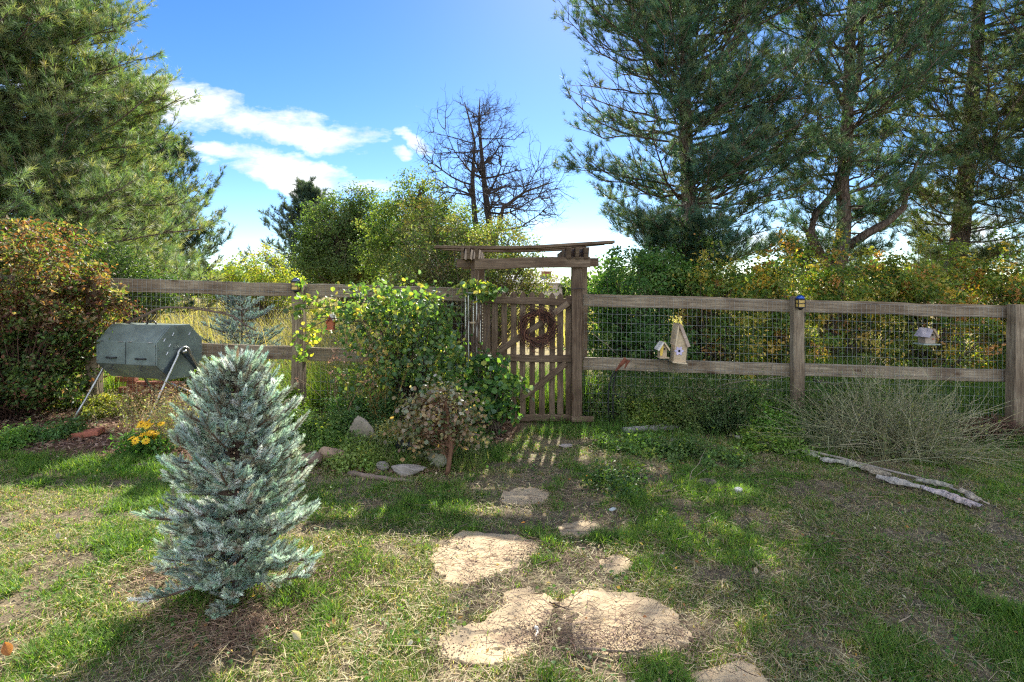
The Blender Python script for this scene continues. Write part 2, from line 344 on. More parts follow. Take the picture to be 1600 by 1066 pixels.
# ------------------------------------------------------------------ grass
def frustum_pts(n, d0, d1, pw=1.0, margin=.35, halfw=.92):
    """points on the ground, denser near the lens"""
    t = rng.random(n); a = 2-pw
    d = (d0**a+(d1**a-d0**a)*t)**(1/a)
    x = (rng.random(n)*2-1)*(d*halfw+margin)
    return x, d
def keep_lawn(x, y, inner=.0):
    k = y < bedline(x)+rng.normal(0, .06, len(x))
    for w in SLABW:
        c = w.mean(0); e = .80+.30*vnoise(x, y, .13, 33)+.1*vnoise(x, y, .04, 34); ins = inpoly(c[0]+(x-c[0])/np.minimum(e, 1), c[1]+(y-c[1])/np.minimum(e, 1), w)
        k &= ~ins | (rng.random(len(x)) < .02)
    return k
BL_V = np.array([(-.5, 0, 0), (.5, 0, 0), (.42, .12, .5), (-.42, .12, .5), (0, .5, 1.)]); BL_Q = [(0, 1, 2, 3)]; BL_T = [(3, 2, 4)]
def blades(mb, x, y, z, h, wd, col, lean=.45):
    n = len(x); a = rng.random(n)*2*pi; ln = np.abs(rng.normal(0, lean, n))
    Z = unit(np.column_stack([np.cos(a)*ln, np.sin(a)*ln, np.ones(n)]))
    X = np.column_stack([-np.sin(a), np.cos(a), np.zeros(n)]); ro = rng.normal(0, .6, n)[:, None]
    Yv = unit(np.cross(Z, X)); X, Yv = X*np.cos(ro)+Yv*np.sin(ro), -X*np.sin(ro)+Yv*np.cos(ro)
    pos = np.column_stack([x, y, z]); sc = np.column_stack([wd, h, h])
    tv = BL_V; k = 5
    V = pos[:, None]+X[:, None]*(tv[None, :, 0, None]*sc[:, None, 0:1])+Yv[:, None]*(-tv[None, :, 1, None]*sc[:, None, 1:2])+Z[:, None]*(tv[None, :, 2, None]*sc[:, None, 2:3])
    off = mb.n; b = (np.arange(n)*k)[:, None, None]
    mb.add(V.reshape(-1, 3), (np.array(BL_Q)[None]+b).reshape(-1, 4), np.repeat(col, k, axis=0))
    mb.f.append((np.array(BL_T)[None]+b).reshape(-1, 3)+off)
def dryness(x, y):
    px = CX+F*x/y; py = HZ+F*CAMZ/y
    v = vnoise(x, y, .55, 21)*.55+vnoise(x, y, .17, 22)*.45
    bias = -.16*np.exp(-((px-1020)/150)**2-((py-790)/90)**2)*1.3      # lush patch behind the stones
    bias += .12*np.exp(-((px-120)/220)**2-((py-860)/90)**2)+.27*np.exp(-((px-1350)/330)**2-((py-900)/170)**2)+.06
    bias += -.25*np.exp(-((py-733)/22)**2)*(px < 330)
    bias += -.12*np.exp(-((px-230)/160)**2-((py-1020)/60)**2)
    return np.clip((v+bias-.36)*3.2, 0, 1)
GREEN = PAL((.12, .235, .040), (.17, .29, .055), (.09, .19, .035), (.25, .34, .075)); STRAW = PAL((.46, .40, .22), (.38, .33, .17), (.56, .48, .29), (.32, .25, .14))
n = 520000; x, y = frustum_pts(n, 1.95, 6.4, 1.25); kp = keep_lawn(x, y); x, y = x[kp], y[kp]; n = len(x)
dr = dryness(x, y); isdry = rng.random(n) < dr*.52+.04
col = np.where(isdry[:, None], pick(STRAW, n, .25), pick(GREEN, n, .3, (4, 4, 3, 2)))
bare = vnoise(x, y, .23, 40)*.6+vnoise(x, y, .08, 41)*.4+dr*.14
path = np.exp(-((x-(.10+.08*y-.1))/.33)**2)*sstep(y, 2.0, 2.6)*(1-sstep(y, 5.4, 6.2)); bare = bare+path*.16
kp = rng.random(n) > np.clip((bare-.58)*5, 0, .9)
x, y, col, isdry, dr = x[kp], y[kp], col[kp], isdry[kp], dr[kp]; n = len(x)
tuft = vnoise(x, y, .12, 44)
h = (rng.uniform(.014, .040, n)+.045*tuft**2)*np.where(isdry, .85, 1.1)*(1.15-.35*dr)*(1+.35*(y > bedline(x)-.35)); wd = rng.uniform(.0022, .0042, n)*(.85+y*.13)
g = MB(); blades(g, x, y, gz(x, y)-.003, h, wd, col, np.where(isdry, 1.1, .6))
kind(g.build('lawn_grass', M_grass), 'stuff')

# dead blades and thatch lying flat between the living ones
n = 90000; x, y = frustum_pts(n, 1.95, 6.2, 1.2); kp = keep_lawn(x, y) & (rng.random(n) < .05+.5*dryness(x, y)); x, y = x[kp], y[kp]; n = len(x)
a = rng.random(n)*2*pi; d = np.column_stack([np.cos(a), np.sin(a), rng.normal(.08, .16, n)]); ax = basis(d)
LEAFV = [(-.5, 0, 0), (.5, 0, 0), (.15, 0, 1), (-.15, 0, 1)]
g = MB(); g.scatter(LEAFV, [(0, 1, 2, 3)], np.column_stack([x, y, gz(x, y)+rng.uniform(.006, .026, n)]), ax, np.column_stack([rng.uniform(.002, .004, n)*(.9+y*.1), np.ones(n), rng.uniform(.025, .075, n)]), pick(STRAW, n, .3))
kind(g.build('dead_grass_litter', M_dry), 'stuff')

# leaf templates: narrow folded leaf, round leaf; length along Y, width along X
LN_V = [(0, 0, 0), (-.28, .45, .10), (0, 1, 0), (.28, .45, .10)]; LN_F = [(0, 2, 1), (0, 3, 2)]
LR_V = [(0, 0, 0), (-.46, .25, .08), (-.42, .68, .07), (0, 1, -.06), (.42, .68, .07), (.46, .25, .08)]; LR_F = [(0, 3, 2, 1), (0, 5, 4, 3)]
def leaves(mb, pos, size, col, up=.5, tv=LN_V, tf=LN_F, out=None):
    n = len(pos); nrm = rng.normal(0, 1, (n, 3)); nrm[:, 2] += up*2
    if out is not None: nrm += out
    Zv = unit(nrm); X, Y, Zv = basis(Zv, rng.random(n)*2*pi)
    mb.scatter(tv, tf, pos, (X, Y, Zv), size, col)

def blobpts(blobs, n, shell=2.0):
    """n points in a set of ellipsoids (cx,cy,cz,rx,ry,rz[,weight]), biased to the outside"""
    b = np.array([list(q)+[1.]*(7-len(q)) for q in blobs]); w = b[:, 6]*b[:, 3]*b[:, 5]*np.sqrt(b[:, 4]); i = rng.choice(len(b), n, p=w/w.sum())
    d = unit(rng.normal(0, 1, (n, 3))); r = rng.random(n)**(1/(3+shell))
    r *= .78+.44*vnoise(d[:, 0]*1.7+i, d[:, 2]*1.7+d[:, 1], .45, 50)
    return b[i, :3]+d*r[:, None]*b[i, 3:6], d
def bushy(name, label, cat, base, blobs, nclump, nleaf, crad, lsize, pal, w=None, tv=LN_V, tf=LN_F, shell=2., stem_r=.012, nstem=None, group=None, mat=None,
          part=('foliage', 'stem'), up=.4, colfn=None, stemcol=(.12, .09, .07), sag=0., trunk=None, stemmat=None, coh=.6):
    root = thing(name, base, label, cat, group); base = np.array(base, float)
    c, dr_ = blobpts(blobs, nclump, shell); gzz = gz(c[:, 0], c[:, 1]); c[:, 2] = np.maximum(c[:, 2], gzz+.04)
    m = len(c); k = rng.integers(0, m, nleaf); pos = c[k]+rng.normal(0, 1, (nleaf, 3))*crad*rng.uniform(.5, 1.2, (m, 1))[k]*np.array((1, 1, .75))
    pos[:, 2] = np.maximum(pos[:, 2], gz(pos[:, 0], pos[:, 1])+.01)
    cl = pick(pal, m, .2, w)[k]; lf = pick(pal, nleaf, .28, w); col = np.where(rng.random((nleaf, 1)) < coh, cl, lf)
    if colfn is not None: col = colfn(pos, col)
    g = MB(); leaves(g, pos, rng.uniform(.65, 1.25, nleaf)*lsize, col, up, tv, tf, dr_[k]*.6); g.build(part[0], mat or M_leaf, root)
    ns = min(m, nstem or m); cc = c[:ns]; t = np.linspace(0, 1, 6)[None, :, None]
    b0 = base+rng.normal(0, 1, (ns, 3))*np.array((.05, .05, 0))*(1 if trunk is None else .3)
    if trunk is not None:                              # limbs leave a trunk at different heights
        T = np.array(trunk, float); s_ = np.clip(rng.beta(2.5, 1.6, ns), .1, 1)*(len(T)-1); i0 = np.minimum(s_.astype(int), len(T)-2); b0 = T[i0, :3]+(T[i0+1, :3]-T[i0, :3])*(s_-i0)[:, None]
    mid = (b0+cc)/2; mid[:, 2] = b0[:, 2]*.35+cc[:, 2]*.65-sag; mid[:, :2] += rng.normal(0, .06, (ns, 2))*np.linalg.norm(cc-b0, axis=1)[:, None]
    pts = (1-t)**2*b0[:, None]+2*t*(1-t)*mid[:, None]+t*t*cc[:, None]
    pts[:, 1:-1] += rng.normal(0, .012, (ns, 4, 3))
    rad = stem_r*(1-.8*np.linspace(0, 1, 6))[None]*rng.uniform(.5, 1.1, (ns, 1))
    s2 = MB(); s2.tubes(pts, rad, 4, np.broadcast_to(np.array(stemcol, float), (ns, 3)))
    if trunk is not None:
        T = np.array(trunk, float); tt = np.linspace(0, len(T)-1, 18); TP = np.column_stack([np.interp(tt, np.arange(len(T)), T[:, j]) for j in range(4)])
        s2.tubes(TP[:, :3], TP[:, 3], 8, np.array([stemcol]))
    s2.build(part[1], stemmat or M_twig, root, smooth=True)
    return root

# ------------------------------------------------------------------ conifers
def tuft_template(nn, length, wd, spread):
    V = []; Fc = []
    for k in range(nn):
        z0 = rng.uniform(-.5, .15)*length; az = rng.random()*2*pi; el = rng.uniform(.25, spread)
        d = np.array((sin(el)*cos(az), sin(el)*sin(az), cos(el))); s_ = np.array((-sin(az), cos(az), 0))
        b = np.array((0, 0, z0)); l = length*rng.uniform(.75, 1.1); j = len(V)
        V += [b+d*.1*l-s_*wd/2, b+d*.1*l+s_*wd/2, b+d*l]; Fc.append((j, j+1, j+2))
    return np.array(V), np.array(Fc)
def conifer(name, label, trunk, prof, zc, step, nper, tufts_per, pal, tlen=.13, twd=.007, nn=22, rise=.35, curl=.12, group=None, barkcol=(.13, .10, .085), seclen=.36, nsec=9,
            limbs=(), dens=1., w=None, azbias=None, cat='pine tree', spread=1.35, secr=1., sun_gap=None):
    """trunk: list of (x,y,z,r); prof(z)->branch reach; zc: height where the crown starts"""
    T = np.array(trunk, float); root = thing(name, T[0, :3], label, cat, group)
    zz = T[:, 2]; z = zc; A = []
    while z < zz[-1]-.15:
        for k in range(nper):
            zi = z+rng.uniform(-1, 1)*step; a = rng.random()*2*pi
            Ln = prof(zi)*rng.uniform(.70, 1.0)
            if azbias: Ln *= azbias(a, zi)
            if Ln > .12: A.append((zi, a, Ln))
        z += step
    A = np.array(A); nb = len(A); st = np.column_stack([np.interp(A[:, 0], zz, T[:, j]) for j in range(3)]); rt = np.interp(A[:, 0], zz, T[:, 3])
    t = np.linspace(0, 1, 8)
    ri = (rise*rng.uniform(.2, 1.5, nb)+rng.normal(0, .13, nb))*(.65+.8*(A[:, 0]-zc)/(zz[-1]-zc)); cu = curl*rng.uniform(-.3, 1.5, nb)
    dirh = np.column_stack([np.cos(A[:, 1]), np.sin(A[:, 1])]); bend = rng.normal(0, .22, nb)
    B = np.zeros((nb, 8, 3)); side = np.column_stack([-dirh[:, 1], dirh[:, 0]])
    B[:, :, :2] = st[:, None, :2]+A[:, 2][:, None, None]*(dirh[:, None]*t[None, :, None]+side[:, None]*(bend[:, None]*t[None]**2)[..., None])
    B[:, :, 2] = st[:, None, 2]+A[:, 2][:, None]*(ri[:, None]*t-.12*np.sin(t*pi)*ri[:, None]+cu[:, None]*t**3)
    B[:, 1:] += np.cumsum(rng.normal(0, .028, (nb, 7, 3)), axis=1)*A[:, 2][:, None, None]**.5
    tb = MB(); bc = np.array(barkcol)
    tt = np.linspace(0, len(T)-1, 26); TP = np.column_stack([np.interp(tt, np.arange(len(T)), T[:, j]) for j in range(4)])
    TP[:, :2] += rng.normal(0, .012, (26, 2)); tb.tubes(TP[:, :3], TP[:, 3], 10, bc[None])
    for lm in limbs: lm = np.array(lm, float); tb.tubes(lm[:, :3], lm[:, 3], 7, bc[None])
    tb.build('trunk', M_bark, root, smooth=True)
    br = np.minimum(rt*.4, .007+.0085*A[:, 2])
    lb = MB(); lb.tubes(B, br[:, None]*(1-.82*t)[None], 5, np.broadcast_to(bc*.9, (nb, 3)))
    # secondary shoots
    if limbs:                                            # limbs carry shoots too
        for lm in limbs:
            lm = np.array(lm, float); q = np.linspace(0, len(lm)-1, 8); LB = np.column_stack([np.interp(q, np.arange(len(lm)), lm[:, j]) for j in range(3)])
            B = np.concatenate([B, LB[None]]); A = np.concatenate([A, [[lm[0, 2], 0, 2.2]]])
        nb = len(A)
    ns = nb*nsec; bi = np.repeat(np.arange(nb), nsec); s_ = np.tile(np.linspace(.22, .97, nsec), nb)+rng.uniform(-.05, .05, ns); s_ = np.clip(s_, .12, .99)
    q = s_*7; i0 = np.minimum(q.astype(int), 6); fr = (q-i0)[:, None]; p0 = B[bi, i0]*(1-fr)+B[bi, i0+1]*fr; tg = unit(B[bi, i0+1]-B[bi, i0])
    sg = np.where(np.arange(ns) % 2, 1, -1)[:, None]; sdv = unit(np.cross(tg, np.array((0, 0, 1.))))*sg
    dv = unit(tg*rng.uniform(.5, 1.1, (ns, 1))+sdv*rng.uniform(.4, 1.1, (ns, 1))+np.array((0, 0, 1.))*rng.uniform(-.1, .65, (ns, 1)))
    ln = np.minimum(A[bi, 2]*seclen*(1.15-.75*s_), .95*secr)*rng.uniform(.5, 1.2, ns)+.07
    t4 = np.linspace(0, 1, 4)[None, :, None]
    S = p0[:, None]+dv[:, None]*ln[:, None, None]*t4; S[:, :, 2] += (ln[:, None]*.28*t4[..., 0]**2)
    lb.tubes(S, (.004+.008*ln)[:, None]*np.array((1, .8, .6, .35))[None], 3, np.broadcast_to(bc*.8, (ns, 3)), cap=False)
    lb.build('limb', M_bark, root, smooth=True)
    # needle tufts
    npt = tufts_per; nt_ = ns*npt; si = np.repeat(np.arange(ns), npt); tq = np.tile(np.linspace(.25, 1., npt), ns)+rng.uniform(-.08, .04, nt_)
    pos = p0[si]+dv[si]*(ln[si]*tq)[:, None]; pos[:, 2] += ln[si]*.28*tq**2
    jit = unit(rng.normal(0, 1, (nt_, 3))); pos += jit*np.array((1, 1, .8))*(.13*secr*rng.random((nt_, 1)))
    dd = unit(dv[si]*.9+jit*.7+np.array((0, 0, .55)))
    if sun_gap is not None:                                # tufts thinned along the sun's path, opened to let sun onto the flagstones
        sdir = np.array((sin(R(SUN_AZ)), cos(R(SUN_AZ)), tan(R(SUN_EL)))); gp = pos-sdir*(pos[:, 2:3]/tan(R(SUN_EL))); q_ = ((gp[:, 0]-sun_gap[0])/sun_gap[2])**2+((gp[:, 1]-sun_gap[1])/sun_gap[3])**2
        kp = rng.random(nt_) > sun_gap[4]*np.exp(-q_**2); pos, dd = pos[kp], dd[kp]; nt_ = len(pos)
    if dens < 1: kp = rng.random(nt_) < dens; pos, dd = pos[kp], dd[kp]; nt_ = len(pos)
    tone = .8+.4*vnoise(pos[:, 0]+pos[:, 1], pos[:, 2], .9, 60)[:, None]  # soft patches of lighter and darker needles, from noise
    col = pick(pal, nt_, .25, w)*tone; cr_ = MB()
    var = [tuft_template(nn, tlen, twd, spread) for _ in range(5)]; wh = rng.integers(0, 5, nt_)
    for k in range(5):
        mk = wh == k; n1 = mk.sum()
        if n1: cr_.scatter(var[k][0], var[k][1], pos[mk], basis(dd[mk], rng.random(n1)*2*pi), rng.uniform(.75, 1.3, n1), col[mk])
    cr_.build('crown', M_needle, root)
    return root
PINE = PAL((.10, .15, .06), (.135, .175, .07), (.07, .115, .055), (.19, .20, .09))
PINEB = PAL((.055, .115, .072), (.08, .14, .08), (.04, .09, .065), (.13, .165, .085))
BLUEP = PAL((.06, .11, .09), (.09, .14, .10), (.12, .16, .10))
def tr(*a):
    """trunk stations from (px, py, depth, radius)"""
    o = []
    for px, py, d, r in a: p = P(px, py, d); o.append((*p, r))
    return o
def trunk_to(px, d, h, r, topx=None, wob=.08):
    x = (px-CX)/F*d; z0 = float(gz(x, d))-.05; xs = x if topx is None else topx
    return [(x+(xs-x)*k/6+(0 if k == 0 else rng.normal(0, wob)), d+rng.normal(0, wob)*(k > 0), z0+(h-z0)*k/6, r*(1-.93*k/6)) for k in range(7)]
# great pine at the left: wide, dense, sunlit
conifer('pine_tree', 'huge dense pine with sunlit olive needles at the left edge', trunk_to(-35, 9.2, 12.5, .26), lambda z: 3.45*max(0, 1-(z-1.0)/11.8)**.85, .9, .21, 12, 8, PINE*1.9, .12, .0085, 24, rise=.2, curl=.12, group='tall pines beyond the fence', nsec=15, seclen=.40,
        azbias=lambda a, z: 1. if cos(a) > -.35 else .55)
conifer('pine_tree', 'bluish pine showing just behind the huge sunlit one', trunk_to(222, 15.5, 6.6, .2), lambda z: 2.8*max(0, 1-(z-.6)/6.2)**.8, .8, .26, 7, 6, PINEB, .16, .013, 22, rise=.35, curl=.25, group='tall pines beyond the fence', nsec=12)
conifer('pine_tree', 'small distant blue-green pine left of the rounded leafy trees', trunk_to(478, 26, 6.3, .2), lambda z: 3.3*max(0, 1-(z-.6)/5.9)**1., .8, .33, 8, 6, BLUEP, .17, .016, 20, rise=.5, curl=.3, nsec=7, group='tall pines beyond the fence')
# pine A, straight trunk right of the gate
TA = tr((1086, 640, 9.6, .17), (1082, 470, 9.6, .15), (1078, 330, 9.6, .125), (1070, 180, 9.6, .105), (1072, 0, 9.6, .09), (1070, -250, 9.6, .07), (1068, -480, 9.6, .02))
conifer('pine_tree', 'tall pine with a straight trunk just right of the gate', TA, lambda z: 2.25*min(1, .55+.3*max(0, z-1.6))*max(0, 1-max(0, z-6.5)/5.6), 1.6, .25, 7, 7, PINEB*1.5, .12, .0075, 26, rise=.34, curl=.15, group='tall pines beyond the fence', nsec=13, seclen=.40, sun_gap=(.05, 2.85, 1.15, 1.1, .9), dens=.88,
        limbs=[tr((1076, 140, 9.6, .07), (1120, 95, 9.5, .05), (1160, 60, 9.4, .04), (1195, 0, 9.3, .025), (1215, -70, 9.2, .012))])
TB = tr((1300, 640, 10.2, .2), (1303, 440, 10.2, .16), (1319, 370, 10.2, .125), (1318, 290, 10.2, .11), (1327, 150, 10.2, .095), (1332, 0, 10.2, .08), (1335, -250, 10.2, .06), (1338, -460, 10.2, .02))
conifer('pine_tree', 'sparse pine with a crooked twin stem behind the middle of the hedge', TB, lambda z: 2.0*min(1, .5+.3*max(0, z-2))*max(0, 1-max(0, z-6.5)/5.6), 1.9, .31, 6, 6, PINEB*1.5, .13, .0075, 24, rise=.35, curl=.2, group='tall pines beyond the fence', nsec=12, seclen=.42, dens=.82,
        limbs=[tr((1303, 430, 10.2, .1), (1282, 400, 10, .085), (1266, 365, 9.9, .08), (1274, 335, 9.9, .07), (1300, 305, 9.9, .055), (1312, 270, 9.9, .04), (1310, 220, 9.9, .02)),
               tr((1325, 385, 10.2, .09), (1355, 365, 10, .075), (1390, 345, 9.9, .06), (1412, 325, 9.8, .05), (1418, 290, 9.8, .035), (1440, 240, 9.8, .015)),
               tr((1333, 160, 10.2, .055), (1343, 110, 10, .05), (1346, 30, 10, .045), (1360, -60, 9.9, .03), (1362, -150, 9.9, .01)),
               tr((1325, 175, 10.2, .06), (1290, 110, 10, .045), (1265, 60, 9.9, .03), (1245, 0, 9.9, .015))])
TC = tr((1480, 640, 11, .23), (1492, 440, 11, .18), (1503, 330, 11, .155), (1518, 200, 11, .13), (1527, 60, 11, .11), (1535, -120, 11, .08), (1540, -380, 11, .03))
conifer('pine_tree', 'pine with a thick leaning trunk near the right edge', TC, lambda z: 2.5*min(1, .5+.3*max(0, z-2))*max(0, 1-max(0, z-6.5)/5.4), 1.8, .31, 6, 6, PINE*1.35, .13, .0075, 24, rise=.28, curl=.2, group='tall pines beyond the fence', nsec=12, seclen=.42, dens=.82)
TD = tr((1720, 640, 9.5, .2), (1722, 300, 9.5, .17), (1730, 0, 9.5, .13), (1735, -300, 9.5, .05))
conifer('pine_tree', 'pine whose boughs reach in from beyond the right edge', TD, lambda z: 2.4*max(0, 1-max(0, z-6)/4.5), 1.9, .33, 6, 6, PINEB*1.4, .14, .0075, 24, rise=.3, curl=.2, group='tall pines beyond the fence', nsec=11, dens=.85)

# dead tree
def dead_tree():
    root = thing('dead_tree', P(768, 560, 14), 'bare dead tree with dense dark twigs rising over the arbor', 'dead tree', None)
    tk = MB(); lb = MB()
    stems = [tr((772, 560, 14, .13), (768, 440, 14, .105), (766, 360, 14, .09), (757, 290, 14, .07), (752, 235, 14, .045), (748, 190, 14, .028), (750, 152, 14, .01)),
             tr((768, 440, 14, .09), (742, 350, 13.8, .07), (738, 280, 13.7, .05), (742, 220, 13.7, .03), (726, 160, 13.7, .012)),
             tr((768, 400, 14, .07), (786, 325, 13.8, .045), (820, 300, 13.6, .03), (866, 284, 13.5, .01))]
    for s_ in stems:
        s_ = np.array(s_); q = np.linspace(0, len(s_)-1, 16); s_ = np.column_stack([np.interp(q, np.arange(len(s_)), s_[:, j]) for j in range(4)])
        tk.tubes(s_[:, :3], s_[:, 3], 7, np.array([(.10, .08, .075)]))
        def grow(p, d, ln, r, lv):
            m = 6; pts = [p]; dd = d
            for k in range(m-1):
                dd = unit(dd+rng.normal(0, .2, 3)+np.array((0, 0, .07))); pts.append(pts[-1]+dd*ln/(m-1))
            pts = np.array(pts); lb.tubes(pts, r*np.linspace(1, .3, m), 4 if lv < 2 else 3, np.array([(.085, .07, .068)]), cap=False)
            if lv < 3:
                for k in range((8, 5, 3)[lv]):
                    i = rng.integers(1, m); a = unit(pts[i]-pts[i-1]); sd_ = unit(np.cross(a, rng.normal(0, 1, 3)))
                    grow(pts[i], unit(a*.7+sd_*.8), ln*rng.uniform(.35, .6), r*.5, lv+1)
        for k in range(30 if s_[0, 3] > .1 else 13):
            i = rng.integers(5, 15); a = rng.random()*2*pi; e = rng.uniform(-.1, .5)
            zt = s_[i, 2]; Ln = np.clip(2.15-(zt-2.2)*.36, .35, 1.9)*rng.uniform(.4, .95)
            grow(s_[i, :3], np.array((cos(a), sin(a), e)), Ln, min(.03, s_[i, 3]*.48), 0)
    tk.build('trunk', M_grey, root, smooth=True); lb.build('limb', M_twig, root)
dead_tree()

# ------------------------------------------------------------------ leafy trees and shrubs beyond the fence
def B(px, py, d, rx, rz, ry=None, w=1.):
    """an ellipsoid of foliage given by its centre on a sight line, sizes in picture points"""
    p = P(px, py, d); s_ = d/F; return (*p, rx*s_, (ry if ry else rx*s_), rz*s_, w)
def gb(px, d): x = (px-CX)/F*d; return (x, d, float(gz(x, d)))
OLIVE = PAL((.11, .18, .065), (.14, .22, .08), (.085, .14, .05), (.21, .27, .11)); YELG = PAL((.24, .32, .055), (.34, .37, .07), (.15, .24, .045), (.45, .42, .10))
x0 = gb(545, 19)
bushy('leafy_tree', 'rounded dense olive-green tree next to the distant pine', 'tree', x0, [B(535, 365, 19, 62, 62), B(570, 340, 19, 45, 45), B(505, 395, 19, 45, 45), B(600, 380, 19, 55, 60), B(550, 420, 19, 90, 30)], 750, 44000, .16, .085, OLIVE, part=('crown', 'trunk'),
      trunk=[(x0[0], 19, 0, .16), (x0[0], 19, 2, .12), (x0[0]+.2, 19, 4.2, .03)], stem_r=.03, group='leafy trees behind the gate', shell=1.2)
x0 = gb(650, 14)
bushy('leafy_tree', 'tall airy tree with pale yellow-green leaves left of the dead tree', 'tree', x0, [B(655, 305, 14, 40, 40), B(630, 350, 14, 62, 45), B(700, 350, 14, 65, 40), B(650, 400, 14, 90, 50), B(735, 400, 13, 60, 45)], 620, 30000, .12, .07, PAL((.14, .22, .065), (.19, .26, .08), (.09, .16, .05), (.28, .31, .12)), part=('crown', 'trunk'), nstem=200,
      trunk=[(x0[0], 14, 0, .1), (x0[0]+.05, 14, 2, .07), (x0[0]+.1, 14, 4.0, .02)], stem_r=.02, group='leafy trees behind the gate', shell=.5)
bushy('leafy_shrub', 'yellow-leaved shrub with small glinting leaves behind the arbor', 'shrub', gb(745, 10), [B(700, 385, 10, 75, 55), B(775, 385, 10.3, 75, 45), B(660, 350, 11, 50, 40), B(810, 420, 10, 45, 35), B(760, 460, 10, 100, 60), B(830, 450, 10.5, 42, 38), B(660, 450, 10, 80, 60)], 600, 29000, .085, .052, PAL((.18, .25, .08), (.14, .20, .065), (.09, .15, .045), (.32, .33, .15), (.24, .20, .09)), group='leafy shrubs beyond the fence', shell=.8)
bushy('leafy_shrub', 'low bright yellow-green shrub beyond the rail under the distant pine', 'shrub', gb(405, 13), [B(400, 425, 13, 48, 40), B(370, 445, 13, 50, 30), B(440, 450, 13, 40, 30)], 200, 8000, .11, .06, YELG, group='leafy shrubs beyond the fence')
bushy('leafy_shrub', 'dark shrub wedged between the huge pine and the left rail', 'shrub', gb(175, 8.2), [B(160, 430, 8.2, 60, 45), B(215, 455, 8.4, 55, 35)], 240, 9000, .10, .05, PAL((.06, .12, .04), (.09, .16, .05), (.12, .17, .06)), group='leafy shrubs beyond the fence')
bushy('leafy_shrub', 'dense dark green shrub beneath the straight pine', 'shrub', gb(985, 8.4), [B(985, 450, 8.4, 70, 62), B(1040, 430, 8.6, 45, 50), B(945, 500, 8.3, 40, 70), B(1000, 540, 8.4, 95, 55)], 460, 22000, .09, .060, PAL((.08, .18, .05), (.11, .23, .06), (.06, .14, .04), (.19, .30, .09)), group='leafy shrubs beyond the fence')
HEDGE = PAL((.15, .24, .055), (.09, .16, .04), (.34, .36, .08), (.58, .43, .10), (.52, .27, .10), (.21, .28, .07))
hw = [(5, 5, 3, 2, 1, 3), (5, 5, 4, 4, 2, 3), (4, 5, 4, 3, 1, 4), (4, 4, 4, 2, 2, 4), (4, 5, 2, 1.5, 3, 3)]
hl = ['hedge shrub with green and tawny leaves right of the dark green shrub', 'hedge shrub thick with golden leaves behind the lantern post', 'hedge shrub below the crooked twin-stemmed pine, green with yellow', 'bright green and orange hedge shrub behind the cream birdhouse', 'rusty brown hedge shrub in the right-hand corner behind the end post']
hp = [(1115, 8.3, 400, 70), (1215, 8.5, 400, 62), (1320, 8.6, 405, 72), (1450, 8.4, 395, 82), (1585, 8.3, 405, 75)]
for k in range(5):
    px, d, top, rx = hp[k]; top -= 14
    bushy('hedge_shrub', hl[k], 'shrub', gb(px, d), [B(px, top+75, d, rx*.9, 50), B(px-rx*.5, top+60, d, rx*.45, 55), B(px+rx*.3, top+140, d, rx*1.05, 60), B(px, top+195, d, rx*1.1, 45, w=.6), B(px+rx*.55, top+20+rng.uniform(-12, 25), d, rx*.3, 45, w=.8), B(px-rx*.15, top+rng.uniform(-20, 20), d, rx*.22, 42, w=.7)], 330, 15500, .085, .060, HEDGE, hw[k], group='autumn hedge beyond the fence', shell=.0, nstem=330, stem_r=.010, stemcol=(.15, .11, .085), coh=.75)

# far trees and the house
tl = MB()
for k in range(46):
    px = -500+k*62+rng.uniform(-20, 20); d = rng.uniform(60, 90); hgt = rng.uniform(2.2, 4.6); x = (px-CX)/F*d
    nn_ = 900; c, dr_ = blobpts([(x, d, hgt*.5, rng.uniform(3, 5), 3, hgt*.55)], nn_, 1); c[:, 2] = np.maximum(c[:, 2], .1)
    leaves(tl, c, np.full(nn_, .75), pick(OLIVE*.9, nn_, .25), .3)
kind(tl.build('distant_treeline', M_leaf), 'stuff')
hx, hy = (862-CX)/F*78, 78
house = thing('house', (hx, hy, 0), 'distant low house with grey-blue roof and brick chimney past the gate', 'house')
m = MB(); m.box((hx-9, hy-4, -.1), (hx+1.1, hy+4, 2.0)); m.build('wall', mat_plain('stucco', (.5, .4, .33)), house)
m = MB(); e = .4; m.add([(hx-9.4, hy-4.4, 1.95), (hx+1.5, hy-4.4, 1.95), (hx+1.5, hy+4.4, 1.95), (hx-9.4, hy+4.4, 1.95), (hx-8.4, hy, 3.1), (hx+.3, hy, 3.1)], [(0, 1, 5, 4), (2, 3, 4, 5)]); m.f.append(np.array([(1, 2, 5), (3, 0, 4)])); m.f.append(np.array([(3, 2, 1, 0)]))
roof = m.build('roof', mat_plain('slate_roof', (.12, .13, .17), .8), house)
m = MB(); m.box((hx-1.4, hy-.7, 2.3), (hx-.1, hy+.3, 3.45)); m.box((hx-1.5, hy-.8, 3.45), (hx, hy+.4, 3.6)); m.build('chimney', mat_plain('chimney_brick', (.34, .13, .08), .9), roof)
